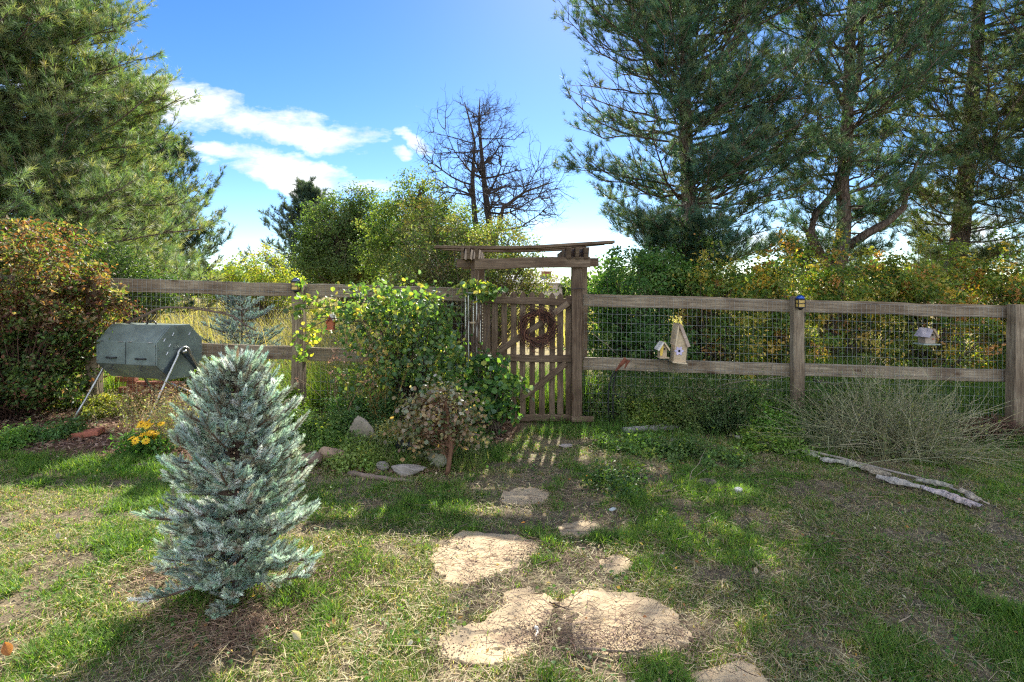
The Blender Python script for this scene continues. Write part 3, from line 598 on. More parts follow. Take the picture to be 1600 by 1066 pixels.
# small spruce beyond the fence
def spruce(name, label, base, height, radius, nshoot, nlen, nw, dens, pal, whorl=.055, prim=(5, 8), cone=None, mat=None, cat='spruce tree', lean=(0, 0)):
    root = thing(name, base, label, cat, 'young blue spruces'); base = np.array(base, float); sh = []   # shoots: (start, dir, length)
    z = height*.05; tw = MB(); prims = []
    while z < height*.97:
        f = 1-z/height; Lr = (cone(z/height) if cone else radius*f**.85)
        for k in range(rng.integers(*prim)):
            a = rng.random()*2*pi; ln = Lr*rng.uniform(.62, 1.08)*(1+.10*sin(a*3+z*9)+.05*sin(a-3.6)); up = .02+.62*(z/height)**1.5+rng.normal(0, .14)
            p0 = base+np.array((lean[0]*z, lean[1]*z, z)); d = unit((cos(a), sin(a), up)); t = np.linspace(0, 1, 6)[:, None]
            pts = p0+d*ln*t; pts[:, 2] += (-.10*np.sin(t*pi)+.05*t**2)[:, 0]*ln; prims.append((pts, ln))
        z += whorl*(.6+.6*f)
    for pts, ln in prims:
        tw.tubes(pts, .0035+.010*ln*np.linspace(1, .3, 6), 4, np.array([(.13, .085, .06)]), cap=False)
        tip = unit(pts[-1]-pts[-2]); sh.append((pts[-1]-tip*.03, tip, .05+.05*rng.random()))
        k = int(nshoot*ln)+1
        for s_ in np.linspace(.25, .98, k):
            q = s_*5; i = min(int(q), 4); p = pts[i]+(pts[i+1]-pts[i])*(q-i); tg = unit(pts[i+1]-pts[i]); sd_ = unit(np.cross(tg, (0, 0, 1.)))*(1 if rng.random() < .5 else -1)
            d = unit(tg*rng.uniform(.35, 1.0)+sd_*rng.uniform(.3, 1.1)+np.array((0, 0, rng.uniform(-.3, .8)))); sh.append((p, d, min((.045+.20*ln*(1.1-s_))*rng.uniform(.6, 1.1), .15)*height/1.25))
    P0 = np.array([s[0] for s in sh]); D = unit(np.array([s[1] for s in sh])); Ln = np.array([s[2] for s in sh])
    t4 = np.linspace(0, 1, 4)[None, :, None]; S = P0[:, None]+D[:, None]*Ln[:, None, None]*t4; S[:, :, 2] += Ln[:, None]*.18*t4[..., 0]**2
    tw.tubes(S, (.0022+.004*Ln)[:, None]*np.array((1, .9, .8, .5))[None]*nlen/.018, 3, np.broadcast_to(np.array((.20, .13, .08)), (len(S), 3)), cap=False)
    tp = base+np.array((lean[0]*height, lean[1]*height, height)); bt = base-np.array((0, 0, .05))
    tw.tubes(np.array([bt, (bt+tp)/2, tp]), np.array((.028, .015, .005))*height/1.25, 8, np.array([(.12, .08, .06)])); tw.build('trunk', M_twig, root)
    ld = MB(); q_ = tp+np.array((0, 0, -.03)); ld.tubes(np.array([q_, q_+(0, 0, .05), q_+(.003, 0, .075)])*1., np.array((.004, .006, .002))*height/1.2, 6, np.array([(.42, .26, .13)])); ld.build('leader_bud', M_twig, root)
    cnt = np.maximum((Ln*dens).astype(int), 12); si = np.repeat(np.arange(len(sh)), cnt); nn_ = len(si); u_ = rng.random(nn_)
    pos = P0[si]+D[si]*(Ln[si]*u_)[:, None]; pos[:, 2] += Ln[si]*.18*u_**2
    X, Y, Z = basis(D[si], rng.random(nn_)*2*pi); tipf = u_**2
    nd_ = unit(X*(1.0-.55*tipf)[:, None]+Z*rng.uniform(.45, .85, (nn_, 1))*(1+.8*tipf[:, None])+np.array((0, 0, .22)))
    tint = pick(pal, len(sh), .24)[si]*rng.uniform(.8, 1.2, (nn_, 1))
    g = MB(); NV = [(-.5, 0, 0), (.5, 0, 0), (.38, 0, .6), (0, 0, 1), (-.38, 0, .6)]
    g.scatter(NV, [(0, 1, 2, 3, 4)], pos, basis(nd_, rng.random(nn_)*pi), np.column_stack([np.full(nn_, nw), np.ones(nn_), rng.uniform(.75, 1.15, nn_)*nlen]), tint)
    g.build('crown', mat or M_spruce, root); return root
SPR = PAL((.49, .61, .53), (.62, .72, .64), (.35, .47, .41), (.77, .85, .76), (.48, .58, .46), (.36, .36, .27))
cone1 = lambda f: float(np.interp(f, (0, .07, .17, .3, .47, .62, .74, .86, .96, 1), (.14, .26, .36, .375, .325, .275, .225, .160, .055, .02)))
bs = G(371, 928)
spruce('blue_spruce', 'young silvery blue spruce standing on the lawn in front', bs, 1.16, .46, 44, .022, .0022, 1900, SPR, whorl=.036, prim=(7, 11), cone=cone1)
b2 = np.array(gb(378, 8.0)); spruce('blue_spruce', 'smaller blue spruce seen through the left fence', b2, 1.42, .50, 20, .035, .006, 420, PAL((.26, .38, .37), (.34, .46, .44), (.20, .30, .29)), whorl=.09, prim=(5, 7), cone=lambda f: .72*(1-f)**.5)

# ------------------------------------------------------------------ timber helper
def board(name, p0, p1, w, th, mat, parent=None, face=(0, -1, 0), jit=.0015, segs=10, ends=None):
    """a sawn board from p0 to p1: width w across, thickness th along `face`; local X runs along it"""
    from mathutils import Matrix, Vector
    p0 = np.array(p0, float); p1 = np.array(p1, float); Lg = np.linalg.norm(p1-p0); X = (p1-p0)/Lg; Fv = np.array(face, float); Fv = unit(Fv-X*np.dot(Fv, X)); Wv = np.cross(Fv, X)
    m = MB(); V = []; b = min(.006, th*.2); ring = [(-w/2+b, -th/2), (w/2-b, -th/2), (w/2, -th/2+b), (w/2, th/2-b), (w/2-b, th/2), (-w/2+b, th/2), (-w/2, th/2-b), (-w/2, -th/2+b)]
    xs = np.linspace(0, Lg, segs+1); dx = np.cumsum(rng.normal(0, jit, segs+1)); dx -= np.linspace(dx[0], dx[-1], segs+1); cup = rng.normal(0, jit*.6, segs+1)
    for x, o_, c_ in zip(xs, dx, cup):
        for a, t_ in ring: V.append((x, a+o_+rng.normal(0, jit*.25), t_+c_))
    n = 8; Fq = [(i*n+j, i*n+(j+1) % n, (i+1)*n+(j+1) % n, (i+1)*n+j) for i in range(segs) for j in range(n)]
    m.add(V, Fq); m.f.append(np.array([list(range(n))[::-1]])); m.f.append(np.array([[segs*n+j for j in range(n)]]))
    if ends == 'round':
        V = m.v[0]; 
        for i in range(segs+1):
            x = xs[i]; e = Lg-x
            if e < w*.5:
                s_ = math.sqrt(max(0.02, 1-(1-e/(w*.5))**2)); V[i*n:(i+1)*n, 1] *= s_
    o = m.build(name, mat)
    M = Matrix(((X[0], Wv[0], Fv[0], p0[0]), (X[1], Wv[1], Fv[1], p0[1]), (X[2], Wv[2], Fv[2], p0[2]), (0, 0, 0, 1)))
    if parent is not None: o.parent = parent; o.matrix_parent_inverse = parent.matrix_basis.inverted()
    o.matrix_basis = M; return o
FD = 6.32
def rail_y(px): return 442+(px-150)*(484-442)/1450
def post(px, ytop, parent, w=.125, d=6.24, mat=None, lean=0., name='post'):
    p1 = P(px, ytop, d); x = p1[0]+lean; p0 = np.array((x, d, float(gz(x, d))-.1)); return board(name, p0, p1, w, w*.9, mat or M_fwood, parent, jit=.002)
def wire(parent, xa, xb, ztop, zbot):
    m = MB(); r_ = .0012; xs = np.arange(xa, xb, .052); yv = FD-.035
    n = len(xs); zz_ = np.linspace(0, 1, 5)
    pts = np.zeros((n, 5, 3)); pts[:, :, 0] = xs[:, None]+rng.normal(0, .002, (n, 5)); pts[:, :, 1] = yv+rng.normal(0, .002, (n, 5))
    for k in range(n): pts[k, :, 2] = ztop(xs[k])+(zbot(xs[k])-ztop(xs[k]))*zz_
    m.tubes(pts, np.full((n, 5), r_), 4)
    s_ = np.arange(0, 1.38, .098); xh = np.linspace(xa, xb, 40); ph = np.zeros((len(s_), 40, 3)); ph[:, :, 0] = xh; ph[:, :, 1] = yv-.003
    for k, a in enumerate(s_): ph[k, :, 2] = ztop(xh)-a+rng.normal(0, .0015, 40)
    m.tubes(ph, np.full((len(s_), 40), r_), 4); m.build('wire_mesh', M_wire, parent)
X_ = lambda px, d=FD: (px-CX)/F*d
zr = lambda x, off: CAMZ-(rail_y(CX+F*x/FD)+off-HZ)/F*FD
fl = thing('wooden_fence', (X_(467), FD, 0), 'left fence of two weathered rails running from the red-leaved shrub to the gate', 'fence')
for a, b_ in ((-60, 148), (148, 467), (467, 742)):
    for off in (2, 101): board('rail', (X_(a), FD, zr(X_(a), off)), (X_(b_)-.004, FD, zr(X_(b_), off)), .145, .045, M_fwood, fl, segs=16, jit=.0025)
post(-70, 420, fl); post(148, 426, fl); post(467, 440, fl)
wire(fl, X_(-60), X_(735), lambda x: zr(x, -8), lambda x: gz(x, FD)+0*x)
fr_ = thing('wooden_fence', (X_(1245), FD, 0), 'right fence of two weathered rails with wire mesh, carrying birdhouses', 'fence')
for a, b_ in ((911, 1245), (1245, 1590), (1590, 1850)):
    for off in (5, 104): board('rail', (X_(a), FD, zr(X_(a), off)), (X_(b_)-.004, FD, zr(X_(b_), off)), .138, .045, M_fwood, fr_, segs=16, jit=.0025)
post(1245, 463, fr_, .115, 6.24); post(1590, 476, fr_, .14, 6.2, lean=-.03); post(1850, 480, fr_)
wire(fr_, X_(912), X_(1850), lambda x: zr(x, -2), lambda x: gz(x, FD)+0*x)

# ------------------------------------------------------------------ arbor and gate
AD = 6.22
ar = thing('garden_arbor', (X_(820), AD, 0), 'rustic wooden arbor over the gate with a long warped top board', 'arbor')
def vpost(px, ytop, w, d, par): 
    p1 = P(px, ytop, d); return board('post', (p1[0], d, float(gz(p1[0], d))-.1), p1, w, w, M_gwood, par, jit=.003)
vpost(901, 404, .112, AD, ar); vpost(742, 408, .085, AD+.35, ar); vpost(912, 406, .09, AD+.95, ar); vpost(752, 412, .09, AD+1.0, ar)
def yb(name, a, b_, w, th, par, segs=12, jit=.003, mat=None, face=(0, -1, 0), ends=None): return board(name, P(*a), P(*b_), w, th, mat or M_gwood, par, face, jit, segs, ends)
yb('beam', (742, 413, AD-.078), (922, 410, AD-.078), .115, .042, ar); yb('beam', (714, 412, AD+.42), (935, 410, AD+.42), .10, .04, ar); yb('beam', (722, 414, AD+1.06), (930, 410, AD+1.06), .11, .04, ar)
# warped top boards
def warp(name, pts, w, th, par):
    m = MB(); pts = np.array(pts, float); n = len(pts); V = []
    for k, p in enumerate(pts):
        for a, t_ in ((-w/2, -th/2), (w/2, -th/2), (w/2, th/2), (-w/2, th/2)): V.append((p[0], p[1]+a+.012*sin(k*2.1), p[2]+t_+rng.normal(0, .001)))
    m.add(V, [(i*4+j, i*4+(j+1) % 4, i*4+4+(j+1) % 4, i*4+4+j) for i in range(n-1) for j in range(4)]); m.f.append(np.array([(3, 2, 1, 0)])); m.f.append(np.array([[(n-1)*4+j for j in range(4)]]))
    return m.build(name, M_gwood, par, bevel=.003)
warp('top_board', [P(x, y, AD-.02) for x, y in ((680, 386.5), (720, 387), (760, 387.6), (800, 387.4), (840, 386), (880, 383.5), (920, 381), (959, 378.5))], .15, .03, ar)
warp('top_board', [P(x, y, AD+.5) for x, y in ((694, 386), (740, 388), (800, 389), (860, 388), (900, 385), (945, 381))], .13, .028, ar)
warp('top_board', [P(x, y, AD+.95) for x, y in ((690, 389), (740, 392), (800, 393), (860, 391), (915, 388))], .13, .028, ar)
for px, w in ((724, .03), (733, .034), (746, .034), (887, .05), (900, .038), (914, .05)):
    x = X_(px, AD); zt = CAMZ-(388-HZ)/F*AD; zb = CAMZ-(407-HZ)/F*AD; m = MB()
    m.add([(x-w/2, AD-.17, zt), (x+w/2, AD-.17, zt), (x+w/2, AD-.12, zb+.01), (x-w/2, AD-.12, zb+.01), (x-w/2, AD+1.15, zt), (x+w/2, AD+1.15, zt), (x+w/2, AD+1.1, zb+.01), (x-w/2, AD+1.1, zb+.01)],
          [(3, 2, 1, 0), (4, 5, 6, 7), (0, 1, 5, 4), (1, 2, 6, 5), (2, 3, 7, 6), (3, 0, 4, 7)]); m.build('rafter', M_gwood, ar, bevel=.003)
gt = thing('picket_gate', (X_(825), AD, 0), 'weathered picket gate with round-topped pickets and diagonal braces', 'gate')
GD = AD+.045
for k, px in enumerate((760.5, 773, 788, 802.5, 817, 832, 847, 862, 875.5, 888.5)):
    yt = (466, 466, 457, 455.5, 455.5, 455.5, 456.5, 457.5, 458.5, 462)[k]; yb('picket', (px+rng.uniform(-.6, .6), 652, GD), (px+rng.uniform(-.8, .8), yt, GD), (.082, .068, .062, .066, .064, .062, .066, .062, .068, .07)[k], .02, gt, segs=40, jit=.0006, ends='round' if 1 < k < 9 else None)
yb('gate_rail', (754, 467.5, GD-.03), (893, 472.5, GD-.03), .078, .036, gt); yb('gate_rail', (755, 556.5, GD-.03), (896, 560.5, GD-.03), .078, .036, gt); yb('gate_rail', (803, 654, GD-.03), (892, 653.5, GD-.03), .072, .036, gt)
yb('brace', (778, 551, GD-.066), (888, 474, GD-.066), .066, .03, gt); yb('brace', (811, 624, GD-.031), (884, 568, GD-.031), .066, .03, gt)
m = MB(); m.tubes(np.array([P(893, 452, AD-.08), P(905, 450.5, AD-.09), P(914, 452, AD-.05)]), np.full(3, .006), 6, np.array([(.05, .04, .035)])); m.build('hook', M_twig, ar)
sill = board('threshold_board', P(893, 655, AD-.09), P(928, 655, AD-.09), .06, .04, M_gwood); tag(sill, 'short plank end lying at the foot of the right arbor post', 'plank')

# wreath
wc = P(840, 511, GD-.14); m = MB()
for k in range(230):
    a0 = rng.random()*2*pi; sp = rng.uniform(.7, 2.4); t = np.linspace(0, 1, 9); a = a0+sp*t; rr = .155+rng.normal(0, .024)+.028*np.sin(t*rng.uniform(2, 6)+rng.random()*6)
    if rng.random() < .3: rr = rr+.07*np.maximum(0, t-.75)*4*rng.random()
    pts = np.column_stack([wc[0]+rr*np.cos(a), wc[1]+rng.normal(0, .016)+.02*np.sin(a*3+k), wc[2]+rr*np.sin(a)*1.02-.004])
    m.tubes(pts, np.full(9, rng.uniform(.0022, .0045)), 3, pick(PAL((.10, .045, .03), (.16, .075, .045), (.06, .035, .028)), 1, .3))
for k in range(60):     # ragged sprays hanging at the bottom
    a = -pi/2+rng.normal(0, .9); p = wc+np.array((.16*cos(a), rng.normal(0, .015), .16*sin(a))); d = unit((rng.normal(0, .5), rng.normal(0, .2), -1)); ln = rng.uniform(.04, .13)
    t = np.linspace(0, 1, 4)[:, None]; m.tubes(p+d*ln*t+rng.normal(0, .005, (4, 3)), np.array((.003, .0025, .002, .001)), 3, pick(PAL((.22, .10, .06), (.12, .06, .04)), 1, .3))
tag(m.build('wreath', M_twig), 'round brown twig wreath hung on the gate', 'wreath')
# wind chime
M_metal = mat_plain('chime_metal', (.55, .56, .54), .35, .85); M_black = mat_plain('black_metal', (.02, .02, .022), .5, .2)
wc = P(739, 458, 6.05); ch = thing('wind_chime', wc, 'metal wind chime with long tubes hanging beside the left arbor post', 'wind chime')
m = MB(); a = np.linspace(0, 2*pi, 25); m.tubes(np.column_stack([wc[0]+.075*np.cos(a), wc[1]+.075*np.sin(a), np.full(25, wc[2])]), np.full(25, .006), 6, cap=False)
m.tubes(np.array([wc+(-.075, 0, 0), wc+(0, 0, .0), wc+(.075, 0, 0)]), np.full(3, .004), 6); m.build('ring', M_metal, ch)
m = MB(); m.tubes(np.array([wc+(-.05, 0, 0), wc+(0, 0, .12)]), np.full(2, .0015), 4); m.tubes(np.array([wc+(.05, 0, 0), wc+(0, 0, .12)]), np.full(2, .0015), 4); m.tubes(np.array([wc+(0, 0, .12), wc+(.02, .1, .3)]), np.full(2, .0015), 4); m.build('cord', M_black, ch)
for px, y1, y2, dy in ((727, 462, 528, .02), (732.5, 462, 573, -.05), (739, 458, 523, .06), (745, 462, 557, -.03), (750.5, 460, 536, .02)):
    a_ = P(px, y1, 6.05); b_ = P(px, y2, 6.05); a_[1] += dy; b_[1] += dy; m = MB(); m.tubes(np.array([a_, b_]), np.full(2, .0085), 10, cap=False); m.tubes(np.array([a_+(0, 0, .02), a_]), np.full(2, .001), 3); m.build('tube', M_metal, ch, smooth=True)
m = MB(); c_ = P(739, 505, 6.05); m.tubes(np.array([c_, c_+(0, 0, .012)]), np.full(2, .045), 16); m.build('striker', M_pale, ch)
m = MB(); c_ = P(754, 462, 6.05)
for k in range(16): q_ = c_-(0, 0, k*.032); m.tubes(np.array([q_+(0, 0, .008), q_, q_-(0, 0, .008)]), np.array((.003, .008, .003)), 6)
m.build('bead_chain', mat_plain('beads', (.5, .42, .28), .4), ch)

# ------------------------------------------------------------------ birdhouses
M_hole = mat_plain('dark_hole', (.012, .01, .008), .9); M_purple = mat_plain('purple_paint', (.52, .46, .62), .6); M_yellow = mat_plain('yellow_paint', (.72, .5, .08), .6); M_red = mat_plain('red_paint', (.42, .11, .04), .6)
M_white = mat_plain('white_paint', (.62, .58, .52), .6); M_lil = mat_plain('lilac_paint', (.34, .31, .36), .6)
def ext(mb, poly, y0, y1):
    """poly in x,z, extruded from y0 (front) to y1"""
    n = len(poly); V = [(x, y0, z) for x, z in poly]+[(x, y1, z) for x, z in poly]; off = mb.n
    mb.add(V, [(i, (i+1) % n, n+(i+1) % n, n+i) for i in range(n)]); mb.f.append(off+np.array([list(range(n))[::-1]])); mb.f.append(off+np.array([list(range(n, 2*n))]))
def disc(mb, c, r, y0, y1, n=14, petals=0):
    po = [(c[0]+r*(1 if not petals else 1+.22*cos(petals*a))*cos(a), c[1]+r*(1 if not petals else 1+.22*cos(petals*a))*sin(a)) for a in np.arange(n)*2*pi/n]; ext(mb, po, y0, y1)
S = lambda px, py, d=6.15: (X_(px, d), CAMZ-(py-HZ)/F*d)
d0, d1 = 6.12, 6.27
bh = thing('birdhouse', (X_(1063, d0), d0, zr(X_(1063), 104)), 'tall pale wooden birdhouse with a steep lopsided roof and a flower round its hole', 'birdhouse', 'birdhouses on the fence')
m = MB(); ext(m, [S(1052.5, 565, d0), S(1071.5, 566.5, d0), S(1074, 542, d0), S(1061, 510, d0), S(1058.5, 510, d0), S(1055, 541, d0)], d0, d1); m.build('box', M_pale, bh)
m = MB(); ext(m, [S(1050.5, 564.5, d0), S(1072.5, 567, d0), S(1072.5, 569, d0), S(1050.5, 566.5, d0)], d0-.03, d1); m.build('base', M_pale, bh)
m = MB(); ext(m, [S(1058.5, 506.5, d0), S(1064.5, 507, d0), S(1077.5, 541, d0), S(1073, 542.5, d0), S(1061, 511, d0)], d0-.035, d1+.02); m.build('roof', mat_wood('roof_wood', (.36, .27, .21), (.5, .4, .33), (.62, .52, .44), 2), bh)
m = MB(); ext(m, [S(1058.6, 507, d0), S(1060.4, 510.5, d0), S(1055.8, 540, d0), S(1053.6, 540, d0)], d0-.03, d1+.02); m.build('roof', M_pale, bh)
m = MB(); c_ = S(1061, 548.5, d0); disc(m, c_, .042, d0-.007, d0-.001, 40, 6); m.build('painted_flower', M_purple, bh)
m = MB(); disc(m, c_, .0125, d0-.011, d0-.0075, 14); m.build('hole', M_hole, bh)
bh = thing('birdhouse', (X_(1037, d0), d0, zr(X_(1037), 104)), 'tiny birdhouse painted yellow and cream, left of the tall one', 'birdhouse', 'birdhouses on the fence')
m = MB(); ext(m, [S(1032, 558.5, d0), S(1042.5, 558.5, d0), S(1043, 545, d0), S(1037.5, 537, d0), S(1031.5, 545, d0)], d0+.02, d1-.03); m.build('box', M_pale, bh)
m = MB(); ext(m, [S(1027.2, 547, d0), S(1036, 534.5, d0), S(1037.5, 536, d0), S(1029.5, 548.5, d0)], d0-.01, d1); m.build('roof', M_white, bh)
m = MB(); ext(m, [S(1037.5, 536, d0), S(1039, 534.8, d0), S(1047.3, 546.2, d0), S(1045.4, 547.5, d0)], d0-.01, d1); m.build('roof', M_pale, bh)
m = MB(); ext(m, [S(1030.5, 558.6, d0), S(1045.5, 558.6, d0), S(1045.5, 560.3, d0), S(1030.5, 560.3, d0)], d0-.01, d1); m.build('base', M_pale, bh)
m = MB(); ext(m, [S(1032.3, 556, d0), S(1035.5, 556, d0), S(1037.6, 541, d0), S(1036.5, 538.8, d0), S(1032, 545.3, d0)], d0+.014, d0+.019); m.build('painted_panel', M_yellow, bh)
m = MB(); disc(m, S(1038.8, 545.6, d0), .0095, d0+.012, d0+.019); m.build('hole', M_hole, bh)
d0 = 6.14
bh = thing('birdhouse', (X_(1455, d0), d0, S(1455, 538, d0)[1]), 'cream birdhouse with a greyish lilac roof hung on the mesh near the right end', 'birdhouse', 'birdhouses on the fence')
m = MB(); ext(m, [S(1446, 537, d0), S(1461.5, 537, d0), S(1462, 525, d0), S(1457.5, 516, d0), S(1452, 524, d0), S(1446, 526, d0)], d0, d0+.11); m.build('box', mat_wood('grey_cream_wood', (.3, .25, .19), (.42, .36, .29), (.52, .46, .38), 2), bh)
m = MB(); ext(m, [S(1440.8, 526.5, d0), S(1450, 512.8, d0), S(1456, 516.3, d0), S(1450.8, 527.3, d0)], d0-.02, d0+.13); m.build('roof', M_lil, bh)
m = MB(); ext(m, [S(1456.8, 516, d0), S(1459, 513.5, d0), S(1466.5, 526.5, d0), S(1464.5, 528, d0)], d0-.02, d0+.13); m.build('roof', M_pale, bh)
m = MB(); ext(m, [S(1440, 537.2, d0), S(1465, 537.2, d0), S(1465, 539, d0), S(1440, 539, d0)], d0-.04, d0+.13); m.build('base', mat_plain('green_grey_paint', (.28, .33, .3), .6), bh)
m = MB(); disc(m, S(1457, 523.5, d0), .0105, d0-.006, d0-.001); m.build('hole', M_hole, bh)
m = MB(); disc(m, S(1457.5, 530, d0), .008, d0-.006, d0-.001, 12, 4); m.build('painted_flower', M_red, bh)
d0 = 5.75
bh = thing('birdhouse', (X_(516, d0), d0, S(516, 505, d0)[1]), 'small rust-red birdhouse dangling from a vine branch near the left lantern post', 'birdhouse', 'birdhouses on the fence')
m = MB(); ext(m, [S(511, 514, d0), S(520.5, 514.5, d0), S(521.5, 504, d0), S(516, 493.5, d0), S(510, 504, d0)], d0, d0+.06); m.build('box', M_red, bh)
m = MB(); ext(m, [S(515, 491.5, d0), S(518.5, 490.5, d0), S(524.5, 501, d0), S(522, 503.5, d0)], d0-.015, d0+.075); m.build('roof', M_white, bh)
m = MB(); ext(m, [S(515.6, 491.7, d0), S(516.4, 494.5, d0), S(510.4, 505.5, d0), S(508.8, 504.2, d0)], d0-.015, d0+.075); m.build('roof', M_red, bh)
m = MB(); ext(m, [S(509, 514, d0), S(522.5, 514.5, d0), S(522.5, 515.8, d0), S(509, 515.3, d0)], d0-.02, d0+.07); m.build('base', M_red, bh)
# post lanterns
M_lens = mat_plain('amber_lens', (.62, .42, .10), .25); M_blue = mat_plain('solar_cap', (.03, .10, .42), .12, .6, 1.)
for px, py, d, lab, cap in ((1250.5, 461, 6.13, 'small solar lantern with a blue cap and amber sides on the right fence post', M_blue), (462, 434, 6.13, 'solar lantern with a dark glossy cap on the left fence post', mat_plain('dark_cap', (.10, .13, .20), .15, .6, 1.))):
    r0 = thing('solar_lantern', P(px, py+22, d), lab, 'lantern', 'solar lanterns on the fence posts'); s_ = d/F; c_ = P(px, py, d)
    m = MB(); w = 5.6*s_
    for k, (zz_, ww) in enumerate(((-7, 1.), (-19.5, 1.))): m.box((c_[0]-w, c_[1]-w, c_[2]+zz_*s_-.006), (c_[0]+w, c_[1]+w, c_[2]+zz_*s_+.006))
    for sx in (-1, 1):
        for sy in (-1, 1): m.box((c_[0]+sx*w*.93-.003, c_[1]+sy*w*.93-.003, c_[2]-19*s_), (c_[0]+sx*w*.93+.003, c_[1]+sy*w*.93+.003, c_[2]-7*s_))
    m.box((c_[0]-w*1.02, c_[1]-w*1.02, c_[2]-13.5*s_), (c_[0]+w*1.02, c_[1]+w*1.02, c_[2]-12.3*s_)); m.build('cage', M_black, r0)
    m = MB(); m.box((c_[0]-w*.82, c_[1]-w*.82, c_[2]-18.5*s_), (c_[0]+w*.82, c_[1]+w*.82, c_[2]-7.5*s_)); m.build('lens', M_lens, r0)
    m = MB(); zs = [(-6.2, 1.2), (-4.5, 1.15), (-2, .85), (-.5, .45), (0, .1)]; m.tubes(np.array([(c_[0], c_[1], c_[2]+a*s_) for a, b_ in zs]), np.array([b_*w for a, b_ in zs]), 12); m.build('cap', cap, r0, smooth=True)
    m = MB(); m.tubes(np.array([(c_[0], c_[1], c_[2]+a*s_) for a in (-19.8, -22, -24)]), np.array((.9, .6, .2))*w, 10); m.build('base', M_black, r0)

# ------------------------------------------------------------------ compost tumbler
tumb = thing('compost_tumbler', (-3.95, 6.0, .1), 'grey-green eight-sided compost tumbler on tubular metal legs', 'compost tumbler')
M_tin = mat_plain('green_grey_sheet', (.19, .235, .215), .42, .3, .5, 7, .3, .08); M_tube = mat_plain('steel_tube', (.42, .43, .41), .3, .85, .5, 60)
phi = R(17); ex = np.array((cos(phi), -sin(phi), 0)); ey = np.array((sin(phi), cos(phi), 0)); ez = np.array((0, 0, 1.))
H8 = .555; rr8 = H8/2/cos(pi/8); fr0 = np.array((-3.55, 5.66, 0)); ctr = fr0+ey*H8/2; ctr[2] = .825      # centre of the right end
oc = lambda k, s=1.: (ey*cos(pi/8+k*pi/4)*rr8*s+ez*sin(pi/8+k*pi/4)*rr8*s)
LT = .78
m = MB(); V = [ctr+oc(k) for k in range(8)]+[ctr-ex*LT+oc(k) for k in range(8)]
m.add(V, [(k, (k+1) % 8, 8+(k+1) % 8, 8+k) for k in range(8)]); body = m.build('barrel', M_tin, tumb, bevel=.004)
for e_ in (0, 1):
    c_ = ctr-ex*LT*e_; o_ = ex*(.002 if e_ == 0 else -.002); m = MB(); V = [c_+o_+oc(k) for k in range(8)]+[c_+o_*7+oc(k) for k in range(8)]
    m.add(V, [(k, (k+1) % 8, 8+(k+1) % 8, 8+k) for k in range(8)]); m.f.append(np.array([list(range(8, 16))])); m.f.append(np.array([list(range(8))[::-1]]))
    ep = m.build('end_panel', M_tin, tumb, bevel=.003)
    if e_ == 0:
        m = MB()
        for k in range(8):        # rim screws, vent holes, latch tabs
            for t_ in (.3, .7):
                q_ = c_+ex*.015+oc(k, .93)*(1-t_)+oc(k+1, .93)*t_; m.tubes(np.array([q_, q_+ex*.008]), np.full(2, .007), 8)
        for dy, dz, s2 in ((-.10, .17, .02), (-.14, .06, .018), (-.17, -.02, .018), (-.20, .12, .016), (.1, .16, .014)):
            q_ = c_+ex*.016+ey*dy+ez*dz; m.tubes(np.array([q_, q_+ey*.02+ez*.03]), np.full(2, .006), 6)
        kind(m.build('fastener', M_metal, ep), 'stuff')
        m = MB()
        for i in range(4):
            for j in range(4): q_ = c_+ex*.0155+ey*(-.085+i*.018)+ez*(.03+j*.018); m.tubes(np.array([q_, q_+ex*.0015]), np.full(2, .004), 6)
        m.build('vent', M_black, ep)
        m = MB(); q_ = c_+ex*.024      # axle plate: two dark straps crossing below the axle
        for sg, mat_ in ((-1, None), (1, None)):
            a_ = q_+ez*.03; b_ = q_+ey*sg*.20*1.0-ez*.20; d_ = unit(b_-a_); s2 = np.cross(d_, ex)*.022
            m.add([a_-s2, a_+s2, b_+s2, b_-s2, a_-s2+ex*.01, a_+s2+ex*.01, b_+s2+ex*.01, b_-s2+ex*.01], [(3, 2, 1, 0), (4, 5, 6, 7), (0, 1, 5, 4), (1, 2, 6, 5), (2, 3, 7, 6), (3, 0, 4, 7)])
        m.build('strap', mat_plain('dark_strap', (.05, .07, .085), .5, .3), ep)
# door seam, hinge lines and handles
m = MB(); fm = ctr-ey*H8/2
for f_ in (.0, .37, .62): q_ = fm-ex*LT*f_*1.-ey*.0025; 
q_ = fm-ex*LT*.5
m.add([q_-ey*.002+ex*.002-ez*.112, q_-ey*.002-ex*.002-ez*.112, q_-ey*.002-ex*.002+ez*.112, q_-ey*.002+ex*.002+ez*.112, q_-ey*.004+ex*.002-ez*.112, q_-ey*.004-ex*.002-ez*.112, q_-ey*.004-ex*.002+ez*.112, q_-ey*.004+ex*.002+ez*.112], [(0, 3, 2, 1), (4, 5, 6, 7), (0, 1, 5, 4), (1, 2, 6, 5), (2, 3, 7, 6), (3, 0, 4, 7)])
m.build('door_seam', M_black, tumb)
def handle(c_, along, outw):
    t = np.linspace(0, 1, 9); m = MB(); pts = np.array([c_+along*(a-.5)*.13+outw*.036*min(1, 5*a, 5*(1-a)) for a in t]); m.tubes(pts, np.full(9, .0085), 6); return m.build('handle', M_black, tumb, smooth=True)
handle(fm-ex*LT*.24-ez*.05, ex, -ey); handle(fm-ex*LT*.74-ez*.05, ex, -ey)
tpc = ctr+ez*H8/2; handle(tpc-ex*LT*.42-ey*.04, ex, ez)
for f_ in (.24, .74):
    m = MB(); q_ = fm-ex*LT*f_-ez*.125-ey*(-.014); m.tubes(np.array([q_, q_-ey*.03-ez*.035, q_+ex*.03-ey*.02-ez*.05]), np.full(3, .005), 5); m.build('latch', M_black, tumb)
